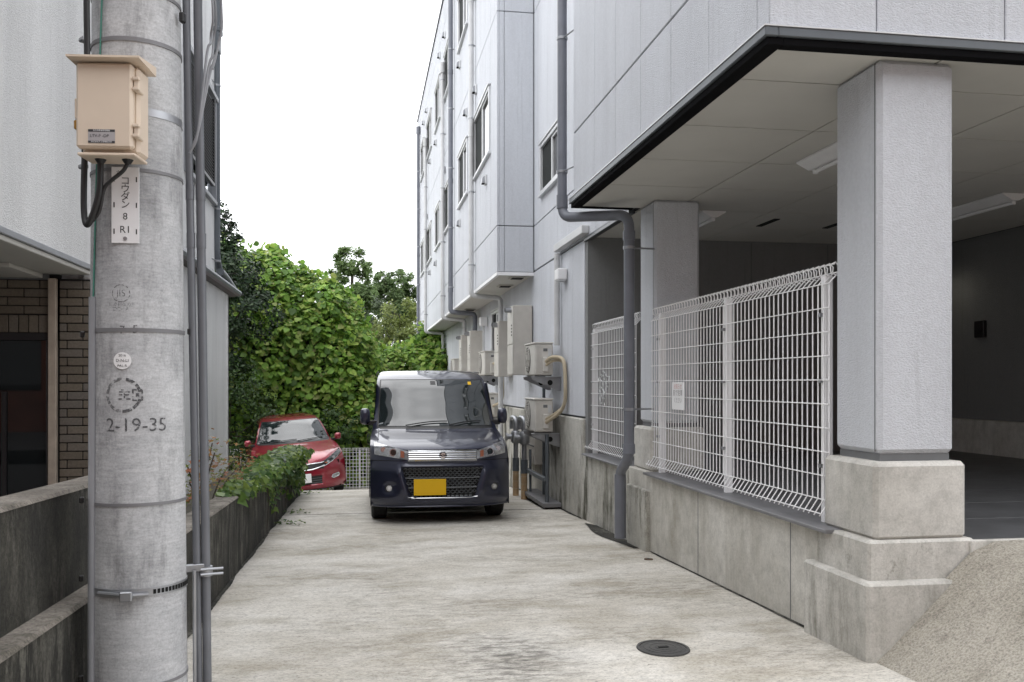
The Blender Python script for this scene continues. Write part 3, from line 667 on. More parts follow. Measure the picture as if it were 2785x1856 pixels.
def gas_riser(x,y,label,valve=True):
    z0=gz(x,y); th=thing('gas_pipe',(x,y,z0),label,'gas pipe','gas risers beside the van')
    m=MB(); m.tube([(x,y,z0),(x,y,z0+.34)],.042,14); m.build('sleeve',M_sleeve,th,True)
    for k in (.1,.2,.3): m=MB(); m.tube([(x,y,z0+k),(x,y,z0+k+.006)],.0435,14); m.build('sleeve_ring',M_lag,th,True)
    m=MB(); m.tube([(x,y,z0+.3405),(x,y,z0+.52)],.047,14); m.build('coupling',M_pvc2,th,True)
    m=MB(); m.tube([(x,y,z0+.5),(x,y,z0+.78)],.034,12); m.build('pipe',M_galv,th,True)
    m=MB(); m.tube([(x,y,z0+.72),(x,y,z0+.75),(x,y,z0+.86),(x,y,z0+.89)],.05,14,True,[.055,.07,.07,.055]); m.build('valve_body',M_galv,th,True)
    m=MB(); m.tube([(x-.12,y,z0+.81),(x,y,z0+.81)],.038,12); m.tube([(x-.14,y,z0+.81),(x-.121,y,z0+.81)],.058,14); m.build('valve_cap',M_galv,th,True)
    m=MB(); m.tube(fillet([(x,y,z0+.86),(x,y,z0+1.06),(x-.0,y+.34,z0+1.06),(x,y+.34,z0+.9)],.07),.036,12); m.build('elbow',M_galv,th,True)
    return th
gas_riser(2.10,11.66,'grey gas pipe with ochre sleeve and valve, nearer of the two beside the van')
gas_riser(2.08,12.2,'grey gas pipe with ochre sleeve, farther of the two beside the van')
th=thing('wall_sensor',(2.30,10.35,2.4),'small white box on the slim pipe above the air conditioners','sensor box'); m=MB(); m.box(2.235,2.345,10.2,10.40,2.37,2.50,.01); m.build('casing',M_white,th); m=MB(); m.box(2.245,2.335,10.21,10.39,2.355,2.3695,.004); m.build('base_lip',M_frame,th)
th=thing('junction_box',(2.28,17.3,2.35),'small white box on the thick grey pipe under the bay','junction box'); m=MB(); m.box(2.2,2.34,16.9,17.05,2.25,2.42,.008); m.build('casing',M_white,th); m=MB(); m.tube([(2.27,16.97,.6),(2.27,16.97,2.25)],.02,8); m.build('conduit',M_wpvc,th,True)

# ------------------------------------------------------------ left building
lb=thing('left_building',(-1.85,9,-.2),'off-white stucco house with brick lower front behind the utility pole','building')
XL=-1.85
def left_building():
    # upper floor
    WU=(9.9,11.80,3.42,4.72)
    for (a,b,c,d) in rect_minus((1.5,6.655,1.985,6.25),[])+rect_minus((6.655,11.86,2.42,6.25),[WU]):
        m=MB(); m.box(XL-.04,XL,a,b,c,d); m.build('upper_wall',M_leftwall,lb)
    m=MB(); m.box(-9,XL-.041,1.6,6.6,2.0,6.2); m.box(-9,XL-.041,6.7,11.82,2.45,6.2); m.build('wall_core',M_core,lb)
    m=MB(); m.box(-9,XL-.0,11.862,11.90,2.5,6.25); m.build('upper_wall',M_leftwall,lb)
    m=MB(); m.box(-9,XL+.012,1.45,6.62,1.945,1.983,.004); m.build('fascia',M_cond,lb)
    m=MB(); m.box(-9,XL-.003,1.45,6.62,1.915,1.944,.004); m.build('soffit',M_soffit,lb)
    m=MB(); m.box(-4,-2.15,6.0,6.59,1.885,1.914,.004); m.build('soffit_panel',M_soffit,lb)
    # window with louvre screen
    m=MB(); x=XL
    m.box(x-.03,x+.05,9.9,11.82,3.40,3.45,.004); m.box(x-.03,x+.06,9.88,11.84,4.70,4.76,.004); m.box(x-.03,x+.04,11.77,11.82,3.45,4.70,.003); m.box(x-.03,x+.04,9.9,9.95,3.45,4.70,.003)
    w=m.build('window',M_cond,lb)
    m=MB(); m.box(x-.02,x-.012,10.0,11.77,3.45,4.70); m.build('pane',M_mirror,w)
    m=MB(); m.box(x+.004,x+.012,9.95,11.57,3.62,4.66); s=m.build('screen',M_dframe,w)
    for k in range(26):
        z=3.64+k*.039; q=MB(); q.prism([(x+.013,z),(x+.045,z-.012),(x+.045,z-.006),(x+.013,z+.012)],1,9.97,11.56); q.build('louvre',M_dframe,s)
    m=MB(); m.box(x+.013,x+.055,11.561,11.59,3.60,4.67); m.box(x+.013,x+.055,9.95,11.561,3.59,3.63); m.build('screen_frame',M_dframe,s)
    # lower rear wall and gutter roof
    m=MB(); m.box(XL-.06,XL,6.66,13.13,-1.0,2.40); m.build('lower_wall',M_leftwall,lb)
    m=MB(); m.box(-9,XL-.0,13.07,13.13,-1.0,2.40); m.box(-9,XL-.061,6.7,13.068,-1,2.39); m.build('lower_wall',M_leftwall,lb)
    m=MB(); m.prism([(XL-.25,2.56),(XL+.07,2.47),(XL+.10,2.42),(XL+.03,2.402),(XL-.25,2.402)],1,8.0,13.42); m.build('eave',M_roof,lb)
    m=MB(); m.tube([(XL+.095,7.9,2.455),(XL+.095,13.45,2.455)],.045,8); m.build('gutter',M_pvc2,lb,True)
    # rear downpipe with rain head
    yp=11.92; xp=XL+.02
    pp=pipe('drainpipe',[(xp,yp,5.35),(xp,yp,2.75),(xp,yp+.4,2.55),(xp,yp+1.1,2.56)],.047,M_pvc2,.12,lb)
    m=MB(); m.tube([(xp,yp,6.2),(xp,yp,5.62)],.05,12); m.build('pipe',M_pvc2,pp,True)
    m=MB(); m.box(xp-.13,xp+.05,yp-.12,yp+.06,5.36,5.62,.01); m.box(xp-.14,xp+.07,yp-.13,yp+.07,5.6,5.66,.006); m.build('rain_head',M_pvc2,pp)
    for z in (4.95,3.38,2.72): m=MB(); m.tube([(xp,yp,z-.012),(xp,yp,z+.012)],.053,12); m.tube([(xp-.02,yp-.25,z),(xp,yp,z)],.006,6); m.build('bracket',M_galv,pp,True)
    m=MB(); m.tube(fillet([(xp+.03,yp+.1,2.60),(xp+.03,yp+.5,2.58),(xp+.03,yp+1.25,2.50)],.1),.05,10); m.build('pipe',M_pvc2,pp,True)
left_building()
def brick_front():
    Y=6.60; bw=thing('x',(0,0,0),None,None); bpy.data.objects.remove(bw); BASE.pop('x',None)
    m=MB(); m.box(-2.062,-1.852,Y+.012,6.655,-.4,1.884); m.box(-4.2,-2.05,Y+.012,6.655,1.46,1.914); bwl=m.build('brick_wall',M_mortar,lb)
    ph=.0587; bl=.2045; j=.007
    cache={}
    def brick(x0,x1,z0,z1):
        w=round(x1-x0,4); h=round(z1-z0,4)
        if (w,h) not in cache:
            q=MB(); q.box(0,w,0,.03,0,h,.003); cache[(w,h)]=q.mesh('brick',M_brick)
        piece('brick',cache[(w,h)],(x0,Y+random.uniform(-.0015,.0015),z0),bwl)
    def course(xa,xb,z,off):
        x=xa-off
        while x<xb-.012:
            a=max(x,xa); b=min(x+bl-j,xb)
            if b-a>.015: brick(a,b,z,z+ph-j)
            x+=bl
    k=0; z=1.873-ph
    while z>-.3:
        course(-2.047,-1.856,z+j*.5,.053 if k%2==0 else .155); z-=ph; k+=1
    z=1.873-ph
    for k in range(4): course(-3.4,-2.122,z+j*.5,.10 if k%2 else 0.0); z-=ph
    x=-3.39
    while x<-2.13: brick(x,min(x+.0567,-2.122),1.515,1.515+.117); x+=.0637
    # window under the bricks, post
    m=MB(); m.box(-4.2,-2.115,Y+.0,Y+.05,1.46,1.512,.003); m.box(-2.135,-2.115,Y+.0,Y+.05,-.2,1.459,.003); m.box(-4.2,-2.14,Y+.02,Y+.05,-.2,.3); w=m.build('window',M_dframe,lb)
    m=MB(); m.box(-4.2,-2.136,Y+.022,Y+.028,.3,1.459); m.build('pane',M_glass,w)
    m=MB(); m.box(-4.2,-2.45,Y+.008,Y+.018,1.11,1.13); m.box(-2.42,-2.39,Y+.008,Y+.018,.3,1.11); m.build('glazing_bar',M_dframe,w)
    m=MB(); m.box(-2.114,-2.063,Y-.03,Y+.05,-.2,1.884,.004); m.build('post',M_post,lb)
    m=MB(); m.box(-4.2,-2.115,Y-.012,Y+.012,1.875,1.9145); m.build('trim',M_core,lb)
brick_front()
# house across the street (what the dark window panes mirror)
oh=thing('brick_house',(-1,-9,0),'reddish brick house across the street, mirrored in the dark window at left','house')
m=MB(); m.box(-16,14,-16,-9,0,7.6,.02); m.build('wall',plain('red_brick_far',(.20,.075,.05),.85,0,.4,scale=2),oh)
m=MB(); m.prism([(-16.4,7.6),(14.4,7.6),(12.0,9.8),(-14,9.8)],1,-16.3,-8.6); m.build('roof',M_roof,oh)
for x in (-12,-8,-4.6,-1,2): 
    m=MB(); m.box(x-.7,x+.7,-9.02,-8.985,1.0,2.2); m.build('window',M_glass,oh)

# ------------------------------------------------------------ retaining walls
def wall_run(name,x0,x1,y0,y1,ztop,zb,mat,topmat,label,n=24):
    th=thing(name,((x0+x1)/2,(y0+y1)/2,0),label,'wall')
    def ring(y,a,b,z0,z1): return [(a,y,z0),(a,y,z1),(b,y,z1),(b,y,z0)]
    m=MB(); P=[]
    for i in range(n+1):
        y=y0+(y1-y0)*i/n; P.append(ring(y,x0,x1,zb,ztop(y)-.012))
    m.grid(P); V=len(m.v); m.f.append((0,1,2,3)); m.f.append((V-1,V-2,V-3,V-4)); m.build('body',mat,th)
    m=MB(); P=[]
    for i in range(n+1):
        y=y0+(y1-y0)*i/n; z=ztop(y); P.append([(x0-.002,y,z-.012),(x0+.008,y,z),(x1-.008,y,z),(x1+.002,y,z-.012)])
    m.grid(P); m.build('coping',topmat,th); return th
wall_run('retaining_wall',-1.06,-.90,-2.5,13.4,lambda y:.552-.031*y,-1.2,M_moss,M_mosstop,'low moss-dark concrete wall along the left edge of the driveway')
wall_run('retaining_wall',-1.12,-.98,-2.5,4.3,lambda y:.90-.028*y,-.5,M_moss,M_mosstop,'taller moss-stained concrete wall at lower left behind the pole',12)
m=MB(); m.box(-1.84,-1.065,6.7,13.1,-.6,-.06); g=m.build('planting_bed',M_soil); g['kind']='structure'

# ------------------------------------------------------------ utility pole
PX,PY=-.719,3.10
pr=lambda z:.1503-z/150
FA=math.atan2(-PY,-PX)               # direction from the pole to the camera
RH=Vector((-math.sin(FA),math.cos(FA),0)); FH=Vector((math.cos(FA),math.sin(FA),0))
PC=lambda z:Vector((PX-.003*(z-.2),PY,z))
def pp(deg,z,off=0): 
    a=FA+R(deg); r=pr(z)+off; c=PC(z); return Vector((c.x+math.cos(a)*r,c.y+math.sin(a)*r,z))
pole=thing('utility_pole',(PX,PY,gz(PX,PY)),'tall pale concrete utility pole with stencilled markings in the left foreground','utility pole')
m=MB(); zz=[-.3,0,.6,1.2,1.8,2.4,3,4.5,6,9]; m.tube([PC(z) for z in zz],.15,64,True,[pr(z) for z in zz]); m.build('shaft',M_pole,pole,True)
def band(z,h,off,mat,name='strap',tilt=0):
    m=MB(); P=[]
    for dz,o in ((-h/2,0),(-h/2,off),(h/2,off),(h/2,0)):
        P.append([pp(a,z+dz,o) for a in np.linspace(0,360,73)])
    P.append(P[0]); m.grid(P); return m.build(name,mat,pole,True)
for z,h,mat in ((2.40,.011,M_strap),(2.243,.013,M_strap),(1.835,.010,M_strap),(1.335,.012,M_strap),(.79,.010,M_strap),(.222,.009,M_strap)): band(z,h,.003,mat)
band(2.02,.024,.002,M_steel,'steel_band')
b=band(.516,.026,.003,M_galv,'perforated_band')
cut=MB(); cut.box(-.0035,.0035,-.001,.0015,-.0075,.0075); 
for a in np.arange(18,88,5.0):
    p=pp(a,.516,.0035); q=MB(); q.box(-.0042,.0042,-.001,.001,-.007,.007); M=Matrix.Translation(p)@Matrix.Rotation(FA+R(a)+PI/2,4,'Z'); q.v=[tuple(M@Vector(v)) for v in q.v]; q.build('slot',M_dark,b)
def on_pole(deg,z,off,w,d,h,mat,name,parent=None,bev=.003):   # box mounted on the pole surface: w across, d outward, h up
    a=FA+R(deg); p=pp(deg,z,off); M=Matrix.Translation(p)@Matrix.Rotation(a+PI/2,4,'Z')
    q=MB(); q.box(-w/2,w/2,-d,0,-h/2,h/2,bev,M); return q.build(name,mat,parent or pole)
on_pole(-12,.513,.02,.036,.016,.030,M_galv,'clamp_lug')
m=MB(); m.tube([pp(-46,.518,.014),pp(-14,.515,.020)],.0065,8); m.tube([pp(-14,.513,.018),pp(10,.512,.014)],.006,8); m.build('clamp_bolt',M_galv,pole,True)
on_pole(62,2.355,.012,.022,.016,.032,M_black,'cable_clip'); on_pole(86,1.34,.01,.01,.01,.02,M_black,'cable_clip')
for z in (1.325,.795,.225,.545): on_pole(-92,z,.016,.014,.014,.02,M_black,'strap_buckle')
on_pole(-12,2.185,.001,.008,.004,.008,M_dark,'plug_hole')
# cover strip and earth wire
m=MB(); m.tube([pp(-64,z,.004) for z in np.linspace(-.1,1.44,9)],.0125,10); m.build('cover_strip',M_cond,pole,True)
m=MB(); m.tube([pp(-64+(z-1.44)*18,z,.003) for z in np.linspace(1.44,2.9,12)],.0028,6); m.build('earth_wire',M_green,pole,True)
# two conduits on the right
def lat(l,z,f=0): c=PC(z); return c+RH*l+FH*f
for (l0,l1,r,zt) in ((.188,.152,.0125,9),(.214,.188,.0145,9)):
    m=MB(); m.tube([lat(l0+(l1-l0)*min(max(z,0),2.4)/2.4,z,.0) for z in (-.15,.5,1.2,1.8,2.4,3.2)],r,12); o=m.build('conduit',M_dcond,pole,True)
    for z in (1.78,1.62): m=MB(); c=lat(l0+(l1-l0)*z/2.4,z); m.tube([c,c+Vector((0,0,.05))],r+.0015,12); m.build('socket',M_dcond,o,True)
m=MB(); m.tube([lat(.170,z,.03) for z in (-.15,.5,.55)],.006,8); m.build('conduit',M_steel,pole,True)
m=MB(); c=lat(.208,.54); m.tube([c-Vector((0,0,.016)),c+Vector((0,0,.016))],.022,12); cl=m.build('pipe_clamp',M_galv,pole,True)
for dz in (-.008,.009): m=MB(); m.tube([lat(.19,.54+dz,.02),lat(.262,.54+dz,.02)],.0045,6); m.build('clamp_bolt',M_galv,cl,True)
m=MB(); m.box(-.03,.03,-.01,.01,-.012,.012,.002,Matrix.Translation(lat(.172,.555,.01))@Matrix.Rotation(FA+PI/2,4,'Z')); m.build('clamp_plate',M_galv,cl)
# stencilled markings
def stencil(txt,size,deg,z,parent=pole,mat=M_sten,rot=0,mir=1):
    V,F=text_geo(txt,size); m=MB()
    if rot: V=[(x*math.cos(rot)-y*math.sin(rot),x*math.sin(rot)+y*math.cos(rot),0) for x,y,_ in V]
    m.add([pp(deg+math.degrees(x/pr(z)),z+y,.0014) for x,y,_ in V],F); return m.build('stencil_lettering',mat,parent,fix=False)
def arc_mark(deg,z,r,w,a0,a1,mat=M_sten,name='stencil_ring'):
    m=MB(); m.grid([[pp(deg+math.degrees(rr*math.cos(R(a))/pr(z)),z+rr*math.sin(R(a)),.0014) for rr in (r-w/2,r+w/2)] for a in np.linspace(a0,a1,8)]); return m.build(name,mat,pole,fix=False)
def bar_mark(deg,z,pts,mat=M_sten):
    for (x0,y0,x1,y1) in pts:
        m=MB(); m.add([pp(deg+math.degrees(x/pr(z)),z+y,.0014) for x,y in ((x0,y0),(x1,y0),(x1,y1),(x0,y1))],[(0,1,2,3)]); m.build('stencil_stroke',mat,pole,fix=False)
sk=ink_mat('stencil_ink_faint',(.15,.15,.155),.40,.60)
stencil('JIS',.030,-20,1.448,mat=sk); arc_mark(-20,1.448,.027,.003,-200,20,sk); arc_mark(-20,1.448,.027,.003,40,140,sk)
stencil('IL-0410003',.0165,-20,1.413,mat=sk); stencil('DC-1A',.0165,-20,1.399,mat=sk)
stencil('7',.036,-18.5,1.334); stencil('5',.036,-3,1.336)
a0=-17.5
for s,e in ((12,42),(50,80),(95,125),(132,175),(182,212),(218,262),(268,300),(306,345)): arc_mark(a0,1.132,.050,.0095,s,e,sk if 90<s<260 else M_sten)
bar_mark(a0,1.132,[(.028,.014,.040,.019),(.044,.014,.056,.019),(.028,-.019,.040,-.014),(.044,-.019,.056,-.014),(.026,.004,.031,.018),(.053,.004,.058,.018),(.026,-.018,.031,-.004),(.053,-.018,.058,-.004),(.037,-.006,.047,.006)])
bar_mark(a0,1.132,[(-.012,.008,.020,.012),(-.006,.014,.002,.018),(.006,-.001,.018,.003),(-.012,-.001,-.002,.003),(-.014,-.014,-.004,-.010),(.010,-.014,.022,-.010),(.002,-.010,.006,.006)])
stencil('2-19-35',.060,-2,1.037)
bd=on_pole(-18,1.239,.001,.001,.001,.001,M_white,'badge_pin')
m=MB(); m.grid([[pp(-18+math.degrees(rr*math.cos(R(a))/pr(1.239)),1.239+rr*math.sin(R(a)),.004) for rr in (.0002,.013,.0265)] for a in range(0,361,15)]); bd2=m.build('round_badge',M_white,pole,fix=False)
def badge_text(t,s,dz):
    V,F=text_geo(t,s); m=MB(); m.add([pp(-18+math.degrees(x/pr(1.239)),1.239+dz+y,.0052) for x,y,_ in V],F); m.build('badge_lettering',M_ink,bd2,fix=False)
badge_text('2016',.011,.016); badge_text('D-N-LI',.013,0); badge_text('PAL-R',.011,-.016)
# number plate
def number_plate():
    a=FA+R(-14); p=pp(-14,1.722,.0); M=Matrix.Translation(p)@Matrix.Rotation(a+PI/2,4,'Z')
    q=MB(); q.box(-.041,.041,-.006,-.003,-.118,.118,.001,M); pl=q.build('number_plate',M_white,pole)
    def t(s,size,x,z):
        V,F=text_geo(s,size); m=MB(); m.add([M@Vector((x+vx,-.0068,z+vy)) for vx,vy,_ in V],F); m.build('lettering',M_ink,pl,fix=False)
    for i,ch in enumerate('コウダン'): t(ch,.029,.0,.074-i*.0245)
    t('8',.030,0,-.036); t('R1',.031,0,-.077); t('六',.014,-.020,.100)
    for (x,z) in ((-.033,.08),(.033,.08),(-.033,0),(.033,0),(-.033,-.082),(.033,-.082)):
        q=MB(); q.box(x-.0018,x+.0018,-.0066,-.0060,z-.008,z+.008,0,M); q.build('slot',M_ink,pl)
    q=MB(); q.disc(M@Vector((0,-.006,-.104)),.006,M.to_3x3()@Vector((0,-1,0)),.003,10); q.build('screw',M_galv,pl)
number_plate()

# switch box on the pole
def switch_box():
    ang=-19; a=FA+R(ang); W,D,H=.176,.115,.268; zc=1.990
    p=pp(ang,zc,.012); M=Matrix.Translation(p)@Matrix.Rotation(a+PI/2,4,'Z')
    th=thing('switch_box',p,'beige weatherproof box with sloping cap strapped to the utility pole','electrical box')
    def bx(n,mat,*b,bev=.004,parent=None):
        q=MB(); q.box(*b,bev,M); return q.build(n,mat,parent or th)
    bx('back_case',M_beige,-W/2+.006,W/2,-D+.03,0,-H/2,H/2-.002,bev=.010)
    d=bx('door',M_beige,-W/2,W/2-.012,-D,-D+.0295,-H/2+.012,H/2-.002,bev=.010)
    q=MB(); q.prism([(-D-.03,H/2+.004),(-D-.03,H/2+.010),(.01,H/2+.028),(.01,H/2-.001)],0,-W/2-.016,W/2+.018); q.v=[tuple(M@Vector(v)) for v in q.v]; q.build('rain_cap',M_beige,th)
    bx('bottom_lip',M_beige,-W/2+.004,W/2-.004,-D+.002,-.004,-H/2-.010,-H/2-.001,bev=.004)
    for z in (.072,-.068):
        h_=bx('hinge',M_beige,W/2-.010,W/2+.006,-D+.006,-D+.05,z-.022,z+.022,bev=.003)
        bx('hinge_pin',M_beige,W/2-.012,W/2+.008,-D+.0,-D+.014,z+.010,z+.020,bev=.002,parent=h_); bx('hinge_pin',M_beige,W/2-.012,W/2+.008,-D+.0,-D+.014,z-.020,z-.010,bev=.002,parent=h_)
    bx('hasp',M_beige,-W/2-.011,-W/2-.0005,-D+.02,-D+.045,-.03,.03,bev=.002)
    l=bx('padlock',M_brass,-W/2-.014,-W/2-.002,-D+.02,-D+.044,-.062,-.034,bev=.003)
    q=MB(); q.tube(spline([M@Vector((-W/2-.008,-D+.025,-.036)),M@Vector((-W/2-.008,-D+.025,-.018)),M@Vector((-W/2-.008,-D+.039,-.018)),M@Vector((-W/2-.008,-D+.039,-.036))],5),.0022,6); q.build('shackle',M_steel,l,True)
    lb_=bx('rating_label',plain('label_grey',(.42,.40,.41),.5),-.051,.027,-D-.0012,-D-.0002,-.108,-.067,bev=0,parent=d)
    bx('label_bar',M_ink,-.0505,.0265,-D-.0018,-D-.0013,-.0745,-.0675,bev=0,parent=d); bx('label_bar',M_ink,-.0505,.0265,-D-.0018,-D-.0013,-.1075,-.1015,bev=0,parent=d)
    def t(s,size,x,z,mat):
        V,F=text_geo(s,size); m=MB(); m.add([M@Vector((x+vx,-D-.0022,z+vy)) for vx,vy,_ in V],F); m.build('lettering',mat,d,fix=False)
    t('LTV-P -DP',.0125,-.018,-.087,M_ink); t('低圧用避雷開閉器箱',.0055,-.012,-.071,M_white); t('株式会社戸上電機製作所',.0055,-.012,-.1045,M_white)
    for x in (-.035,.045):
        q=MB(); q.tube([M@Vector((x,-D*.55,-H/2-.010)),M@Vector((x,-D*.55,-H/2-.022))],.014,12,True,[.017,.010]); q.build('cable_gland',M_black,th,True)
    return M,W,D,H
BM,BW,BD,BH=switch_box()
bxp=lambda x,y,z:BM@Vector((x,y,z))
def cable(name,pts,r,mat,label,group=None,cat='cable'):
    th=thing(name,pts[0],label,cat,group); m=MB(); m.tube(spline(pts,8),r,10); m.build('sheath',mat,th,True)
    return th
tp=bxp(-BW/2+.02,-.02,0); 
def below(x,y,z): return bxp(x,y,z)
cable('power_cable',[below(-.035,-BD*.55,-BH/2-.02),below(-.038,-BD*.55,-BH/2-.10),below(-.056,-BD*.5,-BH/2-.165),below(-.082,-BD*.4,-BH/2-.205),below(-.096,-BD*.3,-BH/2-.15),below(-.096,-BD*.25,-BH/2),below(-.096,-.02,0),below(-.096,-.01,BH/2+.05),below(-.098,-.01,BH/2+.3),below(-.098,-.01,BH/2+.9)],.0095,M_black,'thick black cable looping under the beige box and up behind it')
cable('power_cable',[below(.045,-BD*.55,-BH/2-.02),below(.030,-BD*.55,-BH/2-.045),below(-.005,-BD*.55,-BH/2-.075),below(-.028,-BD*.5,-BH/2-.10),below(-.044,-BD*.45,-BH/2-.165),below(-.076,-BD*.35,-BH/2-.20)],.006,M_black,'thinner black cable slanting from the beige box to the thick loop')
for z in (2.243,1.846): on_pole(-66,z,.022,.03,.022,.014,M_galv,'cable_bracket')
# loose grey cables at the upper right of the pole
for i,(x0,x1,zz_) in enumerate(((.262,.236,2.24),(.242,.232,2.26),(.255,.230,2.22),(.232,.226,2.30))):
    cable('loose_cable',[lat(x0-.03,2.75,.02+i*.01),lat(x0,2.42,.02+i*.01),lat(x0-.004,2.33,.02),lat(x1,zz_,.03),lat(x1-.012,zz_-.04,.03),lat(.185,2.0,.035),lat(.160,1.93,.02)] if i!=2 else [lat(.245,2.75,.04),lat(x0+.006,2.4,.04),lat(x0-.004,2.3,.03),lat(x1+.002,2.215,.03)],.0042,M_cond,'grey cable '+('hanging in the outermost loop beside the pole','in the inner loop beside the pole top','ending in a short loop beside the pole','nearest the conduits at the pole top')[i],'loose grey cables beside the pole')

# ------------------------------------------------------------ manhole cover and small studs
th=thing('manhole_cover',(1.449,4.22,gz(1.4,4.22)),'round dark iron manhole cover set in the driveway','manhole cover')
z=gz(1.449,4.22); sl=-.031
def mh(r,z0,n=40): return [(1.449+r*math.cos(2*PI*k/n),4.22+r*1.18*math.sin(2*PI*k/n),z0+sl*(r*1.18*math.sin(2*PI*k/n))) for k in range(n+1)]
m=MB(); m.grid([mh(.0005,z+.007),mh(.105,z+.007),mh(.112,z+.004)]); m.build('cover',M_iron,th)
m=MB(); m.grid([mh(.113,z+.003),mh(.113,z+.008),mh(.125,z+.008),mh(.128,z+.002)]); m.build('frame',M_iron,th)
for r in (.03,.06,.088):
    m=MB(); m.grid([mh(r,z+.0072),mh(r+.002,z+.0095),mh(r+.006,z+.0095),mh(r+.008,z+.0072)]); m.build('rib',M_iron,th)
m=MB(); m.box(1.425,1.475,4.212,4.228,z+.0065,z+.011,.002); m.build('lifting_slot',M_dark,th)
th=thing('drain_cap',(2.25,6.75,gz(2.2,6.75)),'tiny rusty cap in the driveway by the low wall','drain cap'); zz0=gz(2.2,6.75)
m=MB(); m.disc((2.2,6.75,zz0+.001),.035,(0,0,1),.006,16); m.build('cap',plain('rust',(.10,.06,.035),.8),th); m=MB(); m.disc((2.2,6.75,zz0+.0072),.012,(0,0,1),.003,8); m.build('screw',M_iron,th)

